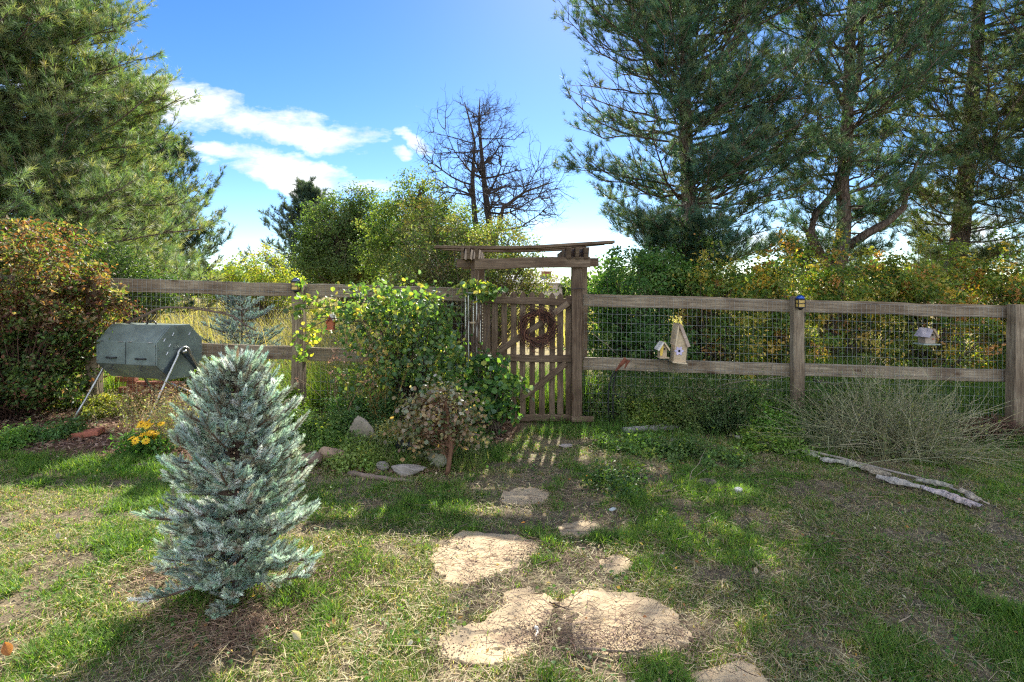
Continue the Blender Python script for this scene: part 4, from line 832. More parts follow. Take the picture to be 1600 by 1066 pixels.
for f_ in (.08, .42, .58, .92):
    m = MB(); q_ = fm-ex*LT*f_+ez*H8/2*tan(pi/8)-ey*.004; m.tubes(np.array([q_-ex*.03, q_+ex*.03]), np.full(2, .006), 8); m.build('hinge', M_metal, tumb)
for e_ in (.012, .988):
    m = MB(); q_ = fm-ex*LT*e_-ey*.003
    for zz_ in (-.085, 0, .085): m.tubes(np.array([q_+ez*zz_, q_+ez*zz_-ey*.004]), np.full(2, .007), 8)
    kind(m.build('rivet', M_metal, tumb), 'stuff')
# frame: an inverted U of tube at each end
for e_ in (0, 1):
    c_ = ctr+ex*.065 if e_ == 0 else ctr-ex*(LT+.055); t = np.linspace(0, pi, 9)
    fz = float(gz(c_[0], c_[1]-.4)); fo, ba = .50, .56
    arc = [c_-ey*.075*cos(a)+ez*.075*sin(a)-ez*.03 for a in t]
    f_ = c_-ey*fo; f_[2] = fz-.02+(.03 if e_ else 0); b_ = c_+ey*ba; b_[2] = float(gz(b_[0], b_[1]))-.02
    m = MB(); m.tubes(np.array([f_]+[f_+(arc[0]-f_)*q for q in (.33, .66)]+arc+[arc[-1]+(b_-arc[-1])*q for q in (.33, .66)]+[b_]), np.full(14+1, .0135), 10); m.build('leg_frame', M_tube, tumb, smooth=True)
    m = MB(); m.tubes(np.array([c_-ex*.05*(1 if e_ == 0 else -1), c_+ex*.02*(1 if e_ == 0 else -1)]), np.full(2, .018), 10); m.build('axle', M_tube, tumb, smooth=True)
def lp(e_, side, f):    # a point on a leg
    c_ = ctr+ex*.055 if e_ == 0 else ctr-ex*(LT+.055); q = c_+ey*side*.055; r_ = c_+ey*side*(.5 if side < 0 else .56); r_[2] = .07; return q+(r_-q)*f
m = MB(); m.tubes(np.array([lp(1, 1, .35), lp(0, 1, .85)]), np.full(2, .0105), 8); m.tubes(np.array([lp(0, 1, .3), lp(1, 1, .85)]), np.full(2, .0105), 8); m.build('cross_brace', M_tube, tumb, smooth=True)

# bricks
M_brick = mat_col('brick', .92, .2, 22, .35, .6, 60)
def brick(c_, rot, label, col=(.36, .13, .085), tilt=(0, 0), size=(.21, .10, .06), group='red bricks by the tumbler', name='brick'):
    m = MB(); a, b_, h_ = size; m.box((-a/2, -b_/2, -h_/2), (a/2, b_/2, h_/2), np.array(col)*(.85+.3*rng.random())); o = m.build(name, M_brick, bevel=.006)
    o.location = [float(q) for q in c_]; o.rotation_euler = (tilt[0], tilt[1], rot); tag(o, label, 'brick', group)
fb = G(137, 681, .025); brick(fb, .15, 'flat red brick under the front left foot of the tumbler', tilt=(.05, -.12), size=(.24, .13, .05))
bb = P(228, 606, 6.75); k = 0
for row in range(5):
    for cidx in range(3 if row < 4 else 1):
        x = bb[0]-.2+cidx*.222+(.1 if row % 2 else 0); z = float(gz(x, 6.75))+.035+row*.066
        nm = ('bottom', 'second', 'third', 'fourth', 'top')[row]; sd_ = ('left', 'middle', 'right')[cidx] if row < 4 else 'lone'
        brick((x+rng.normal(0, .006), 6.75+rng.normal(0, .012), z), rng.normal(0, .06), f'red brick in the {nm} layer of the low stack behind the tumbler, {sd_} one', col=(.40, .16, .11), size=(.212, .11, .062))
brick(P(278, 601, 6.6)*(1, 1, 0)+(0, 0, float(gz(-3.9, 6.6))+.03), .5, 'single red brick lying right of the low stack behind the tumbler', col=(.42, .17, .12))
brick(P(300, 622, 6.5)*(1, 1, 0)+(0, 0, float(gz(-3.6, 6.5))+.03), -.3, 'red brick nearest the spruce top, apart from the low stack', col=(.38, .15, .1))

# ------------------------------------------------------------------ rocks, pot, logs
def rock(px, py, w, h, label, col, name='rock', dpt=None, seed=0, tilt=0., sharp=.25, group='rocks of the bed edge', flat=0):
    """px,py: where its foot stands; w,h in metres"""
    r_ = np.random.default_rng(seed+5); p = G(px, py); n1, n2 = 14, 22; dpt = dpt or w*.7; V = []
    ks = r_.normal(0, 1, (16, 3)); ks = unit(ks); of = r_.uniform(.55, .92, 16)
    for i in range(n1+1):
        th = pi*i/n1
        for j in range(n2):
            a = 2*pi*j/n2; d = np.array((sin(th)*cos(a), sin(th)*sin(a), cos(th))); s_ = 1.
            for kk, o_ in zip(ks, of):
                q = d@kk
                if q > o_: s_ = min(s_, o_/q)
            s_ *= 1+.05*r_.normal()*.5; V.append(d*s_*np.array((w/2, dpt/2, h/2)))
    V = np.array(V); V[:, 0] += V[:, 2]*tilt; V += np.array((p[0], p[1]+dpt*.3, p[2]+h*.40))
    m = MB(); m.add(V, [(i*n2+j, i*n2+(j+1) % n2, (i+1)*n2+(j+1) % n2, (i+1)*n2+j) for i in range(n1) for j in range(n2)], col)
    tag(m.build(name, M_stone), label, 'rock', group); return p
rock(617, 668, .24, .36, 'upright rounded grey-tan stone half hidden in the vine leaves', (.34, .28, .22), seed=1)
rock(562, 697, .26, .30, 'pale standing slab leaning in weeds left of the black pot', (.30, .26, .20), dpt=.1, seed=2, tilt=-.35)
rock(516, 728, .34, .17, 'tan angular flat rock propped beside the front spruce', (.36, .25, .17), dpt=.16, seed=3, tilt=-.4)
rock(482, 733, .20, .15, 'dark brown rock tucked against the spruce edge', (.22, .15, .11), seed=4)
rock(684, 732, .19, .15, 'mossy grey-green rock to the right of the black pot', (.33, .32, .24), seed=5)
rock(636, 746, .34, .10, 'low grey rock in front of the black pot', (.30, .27, .24), dpt=.2, seed=6)
rock(596, 737, .15, .08, 'small grey stone left of the low grey rock', (.28, .25, .23), seed=7)
rock(487, 695, .30, .16, 'purplish-grey boulder with white streaks right of the spruce top', (.27, .24, .28), seed=8, dpt=.2)
rock(494, 668, .16, .07, 'whitish stone behind the purplish boulder', (.5, .47, .47), seed=9)
rock(465, 672, .14, .07, 'white stone between purplish boulder and spruce', (.55, .52, .5), seed=10)
rock(1156, 773, .085, .06, 'white lump of stone alone in the grass near the dark hole', (.55, .53, .52), seed=11)
rock(958, 800, .06, .03, 'little bluish-white stone in the lush grass', (.45, .5, .5), seed=12)
rock(1052, 690, .05, .04, 'small white pebble in front of the grey log', (.6, .56, .55), seed=13)
rock(884, 701, .16, .04, 'flat grey stone half buried in grass before the gate', (.36, .31, .27), seed=14)
rock(1108, 762, .22, .05, 'dark clod of soil in a hole in the lawn', (.06, .05, .045), name='soil_clod', seed=15)
# stump
sp = G(519, 676); m = MB(); m.tubes(np.array([sp-(0, 0, .05), sp+(0, 0, .05), sp+(.005, 0, .13)]), np.array((.085, .075, .072)), 14, np.array([(.20, .12, .085)])); tag(m.build('stump', M_bark), 'short brown tree stump behind the purplish boulder', 'stump')
# tipped black nursery pot
pp = G(640, 713); pot = thing('plant_pot', pp, 'black plastic nursery pot lying on its side', 'plant pot'); ax_ = unit(np.array((.93, -.45, .10)))
m = MB(); c_ = pp+(0, .03, .075); prof = [(-.12, .058), (-.118, .062), (.08, .078), (.10, .080)]
t_ = np.array([c_+ax_*a for a, b_ in prof]); m.tubes(t_, np.array([b_ for a, b_ in prof]), 20, cap=False)
t_ = np.array([c_+ax_*a for a in (.10, -.105)]); m.tubes(t_, np.array((.075, .055)), 20, cap=False); X, Y, _ = basis(ax_); aa = np.arange(20)*2*pi/20
m.add([c_-ax_*.118+.06*(X*cos(a)+Y*sin(a)) for a in aa], [list(range(20))]); M_pot = mat_plain('black_plastic', (.02, .02, .024), .35); m.build('body', M_pot, pot, smooth=True)
m = MB(); t = np.linspace(0, 2*pi, 25); m.tubes(np.array([c_+ax_*.10+.080*(X*cos(a)+Y*sin(a)) for a in t]), np.full(25, .006), 6, cap=False); m.build('rim', M_pot, pot, smooth=True)
def log(name, pts, r, label, cat, col=(.33, .31, .30), sides=9, taper=.7, group=None, rough=.12):
    P_ = np.array(pts, float); q = np.linspace(0, len(P_)-1, 14); P_ = np.column_stack([np.interp(q, np.arange(len(P_)), P_[:, j]) for j in range(3)]); P_ += rng.normal(0, r*.12, P_.shape)
    m = MB(); m.tubes(P_, r*np.linspace(1, taper, 14)*(1+rng.normal(0, rough, 14)), sides, np.array([col])); V = m.v[0]; V += rng.normal(0, r*.06, V.shape)
    return tag(m.build(name, M_driftw, smooth=True), label, cat, group)
M_driftw = mat_col('weathered_bark', .9, .2, 18, .55, .8, 50)
log('log', [G(974, 679, .03), G(1020, 675, .045), G(1086, 673, .045)], .042, 'straight grey log lying in front of the mesh fence', 'log')
log('log', [G(160, 731, .0), G(230, 729, .015), G(320, 728, .015)], .018, 'thin bleached branch edging the bed left of the spruce', 'branch', (.30, .24, .19))
log('log', [G(545, 742, .01), G(600, 752, .02), G(650, 756, .01)], .02, 'rotten branch edging the bed by the low grey rock', 'branch', (.24, .18, .14))
M_splint = mat_col('splintered_wood', .92, .15, 45, .7, 1., 90)
spl = [((1150,688),(1186,694),.030,'short grey splinter at the far end of the rotten timber trail'), ((1186,697),(1248,715),.034,'bleached splinter second from the far end of the rotten timber trail'), ((1240,705),(1282,722),.022,'thin grey splinter beside the pink-tinged timber piece'), ((1282,724),(1306,728),.03,'stubby white wood chunk in the rotten timber trail'),
       ((1300,724),(1348,737),.026,'tapering grey sliver joining the white chunk to the whitest plank'), ((1338,731),(1392,752),.040,'whitest broad plank fragment of the rotten timber trail'), ((1370,752),(1440,768),.034,'grey plank fragment in front of the whitest one'), ((1432,757),(1490,768),.022,'long brown splinter nearest the dry bush'), ((1440,768),(1535,800),.030,'long cracked grey fragment at the near end of the timber trail'),
       ((1500,772),(1532,792),.022,'short grey chip beside the near end of the timber trail'), ((1470,775),(1520,800),.018,'narrow pale sliver beneath the long cracked fragment')]
for (a, b_, r_, lab) in spl:
    p, q = G(*a, .012), G(*b_, .012)
    for s_ in range(1):
        m = MB(); d_ = q-p; t = np.linspace(0, 1, 12); r_ *= 1.25; sd_ = unit(np.cross(d_, (0, 0, 1))); pts = p+d_*t[:, None]+sd_*(rng.normal(0, .008, 12))[:, None]; V = []; Fq = []
        wv = r_*np.sin(np.clip(t, .06, .94)*pi)**.4*(1+rng.normal(0, .10, 12)); hv = .024*np.sin(np.clip(t, .1, .9)*pi)**.5*(1+rng.normal(0, .12, 12))
        prof = [(-1, -.5), (-.7, .5), (-.35, .25), (-.1, .9), (.25, .45), (.55, .8), (.9, .2), (1, -.5)]
        for i in range(12):
            for a2, h2 in prof: V.append(pts[i]+sd_*a2*wv[i]*(1+rng.normal(0, .06))+np.array((0, 0, 1))*h2*hv[i])
        for i in range(11):
            for j in range(7): Fq.append((i*8+j, i*8+j+1, i*8+9+j, i*8+8+j))
        V = np.array(V); V[:, 2] += .026; V += rng.normal(0, .0012, V.shape); c = pick(PAL((.50, .44, .36), (.42, .35, .27), (.60, .54, .45)), 1, .1)[0]; m.add(V, Fq, c)
        tag(m.build('wood_fragment', M_splint), lab, 'wood fragment', 'rotten timber on the lawn')
log('fallen_limb', [G(1140, 684, .03), G(1200, 697, .04), G(1270, 712, .035), G(1330, 726, .035), G(1400, 745, .035), G(1470, 762, .03), G(1545, 792, .02)], .015, 'long thin bleached limb lying along the rotten timber trail', 'branch', (.46, .40, .33), taper=.4)
# sticks
def stick(pts, r, label, col=(.16, .12, .10), forks=0, name='stick', cat='stick'):
    P_ = np.array(pts, float); q = np.linspace(0, len(P_)-1, 12); P_ = np.column_stack([np.interp(q, np.arange(len(P_)), P_[:, j]) for j in range(3)]); P_[1:-1] += rng.normal(0, r*.5, (10, 3))
    m = MB(); m.tubes(P_, r*np.linspace(1, .4, 12), 6, np.array([col]))
    for k in range(forks):
        i = rng.integers(4, 11); d = unit(P_[i]-P_[i-1]); s_ = unit(d+rng.normal(0, .45, 3)); ln = rng.uniform(.15, .45); t = np.linspace(0, 1, 5)[:, None]; m.tubes(P_[i]+s_*ln*t+rng.normal(0, .006, (5, 3)), r*.4*np.linspace(1, .3, 5), 4, np.array([col]), cap=False)
    return tag(m.build(name, M_twig, smooth=True), label, cat)
stick([P(120, 560, 6.5), P(200, 505, 6.15), P(240, 486, 6.05), P(275, 479, 6.0), P(330, 485, 5.95), P(365, 495, 5.9), P(400, 517, 5.85)], .016, 'long arching brown dead branch leaning across the left fence above the tumbler', (.17, .12, .09), 7, 'dead_branch', 'branch')
stick([P(1052, 640, 7.1), P(1090, 620, 7.0), P(1130, 601, 7.0), P(1180, 593, 7.0), P(1235, 588, 7.0)], .016, 'pale bent pole lying behind the right fence', (.30, .24, .19), 2, 'dead_branch', 'branch')
stick([P(1270, 592, 6.8), P(1310, 603, 6.8), P(1345, 617, 6.8)], .018, 'dark fallen limb behind the dry bush', (.09, .07, .06), 2, 'dead_branch', 'branch')
stick([P(690, 560, 6.2), P(640, 500, 5.9), P(560, 503, 5.75), P(520, 497, 5.7), P(480, 515, 5.6)], .009, 'dark vine branch from which the red birdhouse hangs', (.10, .07, .06), 6, 'dead_branch', 'branch')
stick([P(595, 470, 5.8), P(530, 478, 5.8), P(470, 484, 5.8), P(440, 488, 5.8)], .006, 'thin twig crossing the left lantern post', (.13, .09, .07), 3, 'dead_branch', 'branch')
stick([P(925, 520, 6.6), P(950, 540, 6.6), P(962, 552, 6.6)], .006, 'thin pale twig leaning on the mesh right of the gate', (.3, .25, .2), 0)
stick([G(1040, 771, .012), G(1072, 757, .018), G(1103, 739, .03)], .006, 'bleached stick beside the dark hole in the lawn', (.36, .29, .23), 1)
stick([G(812, 838, .02), G(840, 850, .02), G(866, 858, .02)], .005, 'thin brown stick right of the lone flagstone', (.12, .085, .06), 1)
stick([G(1300, 786, .02), G(1345, 812, .02), G(1398, 842, .02)], .004, 'long straight twig in the right part of the lawn', (.28, .21, .15), 0)
stick([G(835, 990, .03), G(840, 996, .03), G(838, 1006, .03)], .007, 'short white bone-like stick on the joined flagstones', (.6, .55, .47), 0)
stick([G(912, 1022, .022), G(975, 1027, .02), G(1018, 1022, .022)], .006, 'brown stick along the front edge of the broad flagstone', (.2, .15, .11), 1)
stick([G(858, 950, .03), G(880, 960, .03), G(890, 964, .03)], .004, 'dark twig bridging the joined flagstones', (.09, .06, .045), 2)
# bent metal stake with a rusty head
st = thing('garden_stake', G(958, 657), 'bent black garden stake with a rusty head standing before the mesh', 'stake')
for dx in (0, 7):
    m = MB(); m.tubes(np.array([P(952+dx, 660, 6.05), P(950.5+dx, 630, 6.05), P(951.5+dx, 605, 6.05), P(955+dx*.8, 590, 6.05), P(963+dx*.3, 577, 6.03), P(970, 570, 6.02)]), np.full(6, .008), 8); m.build('rod', M_black, st, smooth=True)
m = MB(); m.tubes(np.array([P(958, 610, 6.05), P(965, 619, 6.03), P(978, 622, 6.0)]), np.full(3, .005), 6); m.build('prong', M_black, st, smooth=True)
m = MB(); m.tubes(np.array([P(962, 580, 6.02), P(970, 570, 6.0), P(978, 561, 6.0), P(982, 563, 6.0), P(976, 576, 6.0)]), np.array((.008, .022, .026, .022, .005)), 6, np.array([(.20, .07, .04)])); m.build('head', M_twig, st)

# ------------------------------------------------------------------ shrubs of the garden
def redfn(pos, col):
    t = sstep(pos[:, 2], .5, 1.7)[:, None]*(rng.random((len(pos), 1)) < .65); g_ = pick(PAL((.10, .17, .05), (.15, .22, .06), (.06, .11, .04)), len(pos), .25)
    return np.where(t > .45, col, np.where(rng.random((len(pos), 1)) < .8, g_, col))
bushy('red_shrub', 'big rounded shrub turning red and orange above green at the left edge', 'shrub', gb(30, 6.0), [B(20, 430, 6.0, 130, 95), B(100, 480, 6.0, 85, 75), B(-40, 560, 6.0, 150, 90), B(60, 570, 6.0, 90, 70), B(150, 500, 6.1, 60, 35), B(10, 618, 5.8, 110, 28, w=.5)], 800, 46000, .062, .048,
      PAL((.24, .10, .07), (.30, .17, .09), (.17, .075, .06), (.17, .19, .065), (.34, .27, .16)), (3, 2.5, 2.5, 4, 2), colfn=redfn, shell=1., stem_r=.014, nstem=400, stemcol=(.13, .075, .055))
RND = dict(tv=LR_V, tf=LR_F)
VINE = PAL((.15, .27, .08), (.23, .37, .09), (.10, .20, .075), (.40, .48, .10), (.62, .54, .13), (.20, .29, .18))
bushy('climbing_shrub', 'large sprawling shrub with round green and yellow leaves covering the fence left of the gate', 'shrub', gb(640, 5.9), [B(575, 475, 5.9, 62, 34), B(645, 482, 5.9, 66, 38), B(688, 515, 5.95, 32, 45), B(600, 530, 5.9, 60, 40), B(670, 560, 5.85, 65, 52), B(600, 590, 5.8, 60, 45), B(700, 600, 5.8, 45, 40, w=.8)],
      430, 6200, .075, .044, VINE*.85, (4, 4, 5, 2.2, 1.6, 5), shell=-.3, stem_r=.007, nstem=300, coh=.35, up=.15, **RND)
bushy('climbing_shrub', 'dark green round-leaved sucker growing against the lower left of the gate', 'shrub', gb(765, 5.75), [B(765, 595, 5.8, 38, 30), B(745, 625, 5.75, 38, 28), B(785, 600, 5.8, 24, 22), B(760, 565, 5.9, 25, 15), B(775, 640, 5.7, 30, 20)], 100, 1700, .08, .055, VINE*np.array((.7, .8, .75)), (5, 4, 5, 1.6, .8, 3), shell=-.3, **RND)
bushy('climbing_shrub', 'spray of round leaves climbing the left lantern post', 'shrub', gb(470, 5.9), [B(468, 470, 6.0, 14, 26), B(478, 540, 6.0, 18, 25), B(500, 500, 6., 26, 30, w=.5)], 26, 220, .06, .055, VINE, (4, 5, 1, 5, 4, 1), stem_r=.003, nstem=8, **RND)
bushy('climbing_shrub', 'leafy tendril with yellow leaves around the top of the left arbor post', 'shrub', gb(742, 6.0), [B(735, 452, 6.05, 22, 14), B(765, 458, 6.0, 24, 9), B(752, 445, 6.05, 14, 12)], 28, 300, .045, .052, VINE, (4, 4, 3, 3, 3, 2), nstem=14, **RND)
bs_ = G(699, 742)
bushy('dying_shrub', 'small withering tree with bleached pink-brown leaves on one bare stem', 'shrub', bs_, [B(690, 640, 4.75, 46, 36), B(655, 660, 4.8, 34, 34), B(725, 675, 4.7, 34, 26), B(690, 620, 4.85, 30, 26), B(665, 690, 4.7, 28, 20, w=.6)], 210, 2500, .06, .034, PAL((.36, .25, .18), (.28, .24, .15), (.45, .33, .17), (.30, .33, .24), (.16, .20, .10), (.48, .43, .38)), (4, 4, 2, 3, 4, 2), shell=.8,
      trunk=[(*bs_, .020), (*(bs_+(.03, .03, .22)), .017), (*(bs_+(.0, .06, .42)), .014), (*(bs_+(-.03, .1, .6)), .008)], stemcol=(.17, .09, .055), part=('crown', 'trunk'), tv=LR_V, tf=LR_F, stem_r=.006)
# leafy weeds: low plants, each a thing where it stands alone
wp = [(500, 700, 5.3, 42, 55, 'bushy green weed right of the spruce top by the left lantern post', (.09, .17, .05)), (560, 660, 5.5, 45, 45, 'tall dark green weed in front of the left end of the climbing shrub', (.07, .15, .05)), (605, 690, 5.2, 30, 24, 'low silvery green weed behind the pale standing slab', (.20, .26, .13)),
      (455, 640, 6.1, 32, 36, 'fresh green weed at the foot of the left lantern post', (.14, .26, .05)), (525, 690, 5.1, 34, 20, 'grassy green clump between the stump and the standing slab', (.12, .22, .06)), (640, 690, 5.2, 26, 16, 'small dark herb growing around the black pot', (.06, .13, .04)),
      (20, 690, 5.0, 26, 12, 'broad-leaved green weed at the left edge of the mulch', (.12, .25, .06)), (88, 672, 5.3, 24, 10, 'low green ground plant under the red shrub', (.10, .20, .07)), (165, 640, 6.1, 32, 24, 'green and yellow herb under the left side of the tumbler', (.20, .26, .07)),
      (1005, 640, 6.15, 30, 34, 'feathery light green weed just right of the bent stake', (.16, .25, .06)), (940, 625, 6.5, 32, 30, 'dull green weed clump between the gate and the bent stake', (.12, .22, .06)), (1065, 640, 6.15, 36, 34, 'pale-seeded green weed under the tall birdhouse', (.13, .20, .07)), (1130, 640, 6.1, 40, 42, 'dark leafy weed midway between the tall birdhouse and lantern post', (.07, .13, .05)),
      (1200, 640, 6.1, 40, 36, 'bright green weed left of the lantern post', (.14, .28, .06)), (1290, 635, 6.1, 36, 36, 'shady green weed right of the lantern post', (.09, .18, .05)), (1360, 625, 6.4, 45, 26, 'green weeds behind the dry bush', (.10, .21, .05)), (1215, 688, 5.4, 40, 9, 'low clover-like clump in front of the lantern post', (.16, .28, .06)),
      (1090, 705, 5.0, 60, 8, 'low dark clover-like clump in front of the grey log', (.10, .18, .06)), (965, 770, 4.2, 50, 3, 'flat rosettes of dandelion-like leaves in the lush grass', (.055, .12, .04)), (720, 700, 5.3, 40, 14, 'shaded green clump to the right of the withering tree', (.08, .17, .05)), (1000, 702, 5.2, 60, 7, 'broad low clump before the left end of the grey log', (.11, .22, .06)), (560, 735, 4.75, 30, 16, 'light grassy weed in front of the pale standing slab', (.18, .27, .08))]
for (px, py, d, rx, rz, lab, c_) in wp:
    p = np.array(gb(px, d)); c_ = np.array(c_)*np.array((1.35, 1.2, 1.2)); n_l = int(24*rx*rz*.30)+160
    hgt = max(.05, (F*(CAMZ-p[2])/d+HZ-(py-rz))/F*d)          # up to the top of the clump
    R_ = rx*d/F; bl = [(p[0], p[1], p[2]+hgt*.22, R_, min(.3, R_), hgt*.26, .5)]
    for q in range(9):
        hh = hgt*rng.uniform(.35, 1.05); bl.append((p[0]+rng.uniform(-1, 1)*R_, p[1]+rng.uniform(-.15, .2), p[2]+hh*.55, R_*rng.uniform(.12, .25), R_*.2, hh*.48, 1))
    bushy('weed_plant', lab, 'weed', p, bl, max(26, int(rx*rz*.07)), n_l, .06, .030 if rz > 22 else .034, np.array([c_, c_*1.35, c_*.7, c_*np.array((1.9, 1.35, 1))]), (4, 3, 3, 1), group='weeds along the fence', stem_r=.004, stemcol=(.14, .17, .07), up=.6, shell=.3)
# yellow daisies
M_petal = mat_leaf('petals', .3, .6, .3, (1.1, 1, .6))
fb = G(222, 712); fl_ = thing('flowering_plant', fb, 'clump of bright yellow daisy flowers at the edge of the bed', 'flowers'); g1 = MB(); g2 = MB(); g3 = MB(); g4 = MB()
for k in range(42):
    px, py = rng.choice([0, 1, 2]), 0; px, py = [(212, 686), (235, 678), (232, 663)][px]; px += rng.normal(0, 8); py += rng.normal(0, 3.5)
    h_ = P(px, py, fb[1]+rng.normal(-.02, .07)); b0 = fb+np.array((rng.normal(0, .04), rng.normal(0, .03), 0)); t = np.linspace(0, 1, 5)[:, None]
    g1.tubes(b0*(1-t)+h_*t+np.array((0, 0, .02))*np.sin(t*pi), np.full(5, .002), 4, np.array([(.12, .2, .05)])); nrm = unit(rng.normal(0, .35, 3)+np.array((0, -.45, 1))); X, Y, Z = basis(nrm[None]); n_p = 11; aa = np.arange(n_p)*2*pi/n_p
    dv = X*np.cos(aa)[:, None]+Y*np.sin(aa)[:, None]-Z*.15; sdv = np.cross(dv, np.broadcast_to(Z, dv.shape))
    g2 = MB(); g2.scatter([(0, 0, 0), (-.2, .4, 0), (-.12, .95, 0), (.12, .95, 0), (.2, .4, 0)], [(0, 4, 3, 2, 1)], np.broadcast_to(h_, (n_p, 3)), (sdv, dv, np.broadcast_to(Z, dv.shape)), np.full(n_p, .034), pick(PAL((.85, .50, .02), (.88, .58, .03)), n_p, .08))
    g2.tubes(np.array([h_-nrm*.002, h_+nrm*.006]), np.array((.007, .004)), 7, np.array([(.25, .12, .03)])); g2.build('flower_head', M_petal, fl_)
pl = fb+rng.normal(0, 1, (900, 3))*np.array((.11, .07, 0))+np.array((0, 0, 1))*rng.uniform(.01, .17, (900, 1)); leaves(g4, pl, rng.uniform(.03, .06, 900), pick(PAL((.08, .18, .05), (.12, .24, .06)), 900), .6)
kind(g1.build('stem', M_dry, fl_), 'stuff'); g4.build('foliage', M_leaf, fl_)
# dried flower stalks
def stalks(name, label, cx, cy, n, hgt, spread, col, head=.012, headcol=None, lean=.25, r=.0022, cat='dry plant', nleafs=0, leafcol=None, group=None, yspread=None, curve=.4, branch=0):
    root = thing(name, (cx, cy, float(gz(cx, cy))), label, cat, group); g = MB(); b0 = np.column_stack([rng.normal(cx, spread, n), rng.normal(cy, yspread or spread*.6, n), np.zeros(n)]); b0[:, 2] = gz(b0[:, 0], b0[:, 1])
    a = rng.random(n)*2*pi; ln = rng.uniform(.55, 1.1, n)*hgt; le = np.abs(rng.normal(0, lean, n)); t = np.linspace(0, 1, 6)[None, :, None]
    d = unit(np.column_stack([np.cos(a)*le, np.sin(a)*le, np.ones(n)])); hz_ = np.column_stack([np.cos(a), np.sin(a), -.5*np.ones(n)])*le[:, None]*curve
    pts = b0[:, None]+(d[:, None]*t+hz_[:, None]*t**2)*ln[:, None, None]; pts[:, 1:] += rng.normal(0, .006, (n, 5, 3)); pts[:, :, 2] = np.maximum(pts[:, :, 2], gz(pts[:, :, 0], pts[:, :, 1])+.01)
    g.tubes(pts, r*np.linspace(1, .45, 6)[None]*rng.uniform(.6, 1.2, (n, 1)), 3, pick(col, n, .25), cap=False)
    if branch:
        m_ = n*branch; bi = np.repeat(np.arange(n), branch); ii_ = rng.integers(1, 6, m_); p0 = pts[bi, ii_]; tg = unit(pts[bi, ii_]-pts[bi, ii_-1]); dd = unit(tg+rng.normal(0, .5, (m_, 3))); t4 = np.linspace(0, 1, 4)[None, :, None]; l2 = rng.uniform(.08, .3, m_)*hgt
        q = p0[:, None]+dd[:, None]*l2[:, None, None]*t4; q[:, 1:] += rng.normal(0, .005, (m_, 3, 3)); g.tubes(q, r*.55*np.array((1, .8, .6, .4))[None], 3, pick(col, m_, .25), cap=False)
    g.build('stem', M_dry, root)
    if head:
        g = MB(); k = n; tp = pts[:, -1]; nn_ = 7; p = np.repeat(tp, nn_, 0)+rng.normal(0, head*.7, (k*nn_, 3)); leaves(g, p, rng.uniform(.7, 1.3, k*nn_)*head*1.3, pick(headcol, k*nn_, .25), .2); kind(g.build('seed_head', M_dry, root), 'stuff')
    if nleafs:
        g = MB(); bi = rng.integers(0, n, nleafs); ii_ = rng.integers(0, 5, nleafs); p = pts[bi, ii_]+(pts[bi, ii_+1]-pts[bi, ii_])*rng.random((nleafs, 1))+rng.normal(0, .012, (nleafs, 3)); leaves(g, p, rng.uniform(.6, 1.3, nleafs)*.028, pick(leafcol, nleafs, .25), .4); g.build('foliage', M_leaf, root)
    return root
TAN = PAL((.42, .33, .20), (.34, .26, .15), (.50, .42, .26))
q_ = G(262, 706); stalks('dry_plant', 'bleached spent flower stalks right of the yellow daisies', q_[0]-.05, q_[1]+.12, 150, .50, .16, TAN, .014, PAL((.40, .28, .14), (.52, .40, .22)), nleafs=1500, leafcol=PAL((.22, .27, .14), (.30, .32, .18)), group='dry plants in the bed')
q_ = G(250, 672); stalks('dry_plant', 'tan stalks with round seed heads below the tumbler', q_[0], q_[1], 120, .42, .28, TAN, .016, PAL((.45, .28, .12), (.50, .36, .18)), nleafs=800, leafcol=PAL((.24, .27, .08), (.38, .34, .12)), group='dry plants in the bed')
q_ = G(545, 690); stalks('dry_plant', 'pink-brown plumed stalks in front of the lower left rail', q_[0], q_[1]+.3, 34, .95, .16, PAL((.38, .24, .15), (.3, .2, .13)), .022, PAL((.45, .29, .2), (.4, .22, .14)), branch=5, group='dry plants in the bed')
q_ = G(585, 690); stalks('dry_plant', 'ochre spike of a spent weed before the climbing shrub', q_[0], q_[1]+.2, 14, .85, .05, PAL((.5, .32, .1), (.4, .28, .12)), .022, PAL((.55, .36, .10), (.5, .3, .1)), branch=5, group='dry plants in the bed')
for px_, d_, hh, nn, lab in ((1010, 6.15, .62, 60, 'tangle of tall thin weed stems with small leaves right of the bent stake'), (1085, 6.2, .58, 70, 'tangle of seeding weed stems below the tall birdhouse'), (1150, 6.1, .66, 60, 'dark stemmy weeds standing against the lower rail left of the lantern post'),
        (1275, 6.15, .5, 50, 'thin weed stems right of the lantern post'), (945, 6.4, .55, 40, 'thin weed stems behind the bent stake'), (1205, 6.2, .5, 50, 'leafy green stems just left of the lantern post')):
    q_ = gb(px_, d_); stalks('tall_weed', lab, q_[0], q_[1], nn, hh, .19, PAL((.20, .20, .10), (.15, .19, .08), (.26, .20, .13)), .010, PAL((.40, .36, .24), (.30, .26, .15)), nleafs=nn*26, leafcol=PAL((.11, .20, .06), (.17, .26, .08), (.08, .14, .05)), group='tall weeds along the fence', yspread=.12, branch=3, cat='weed', lean=.3)
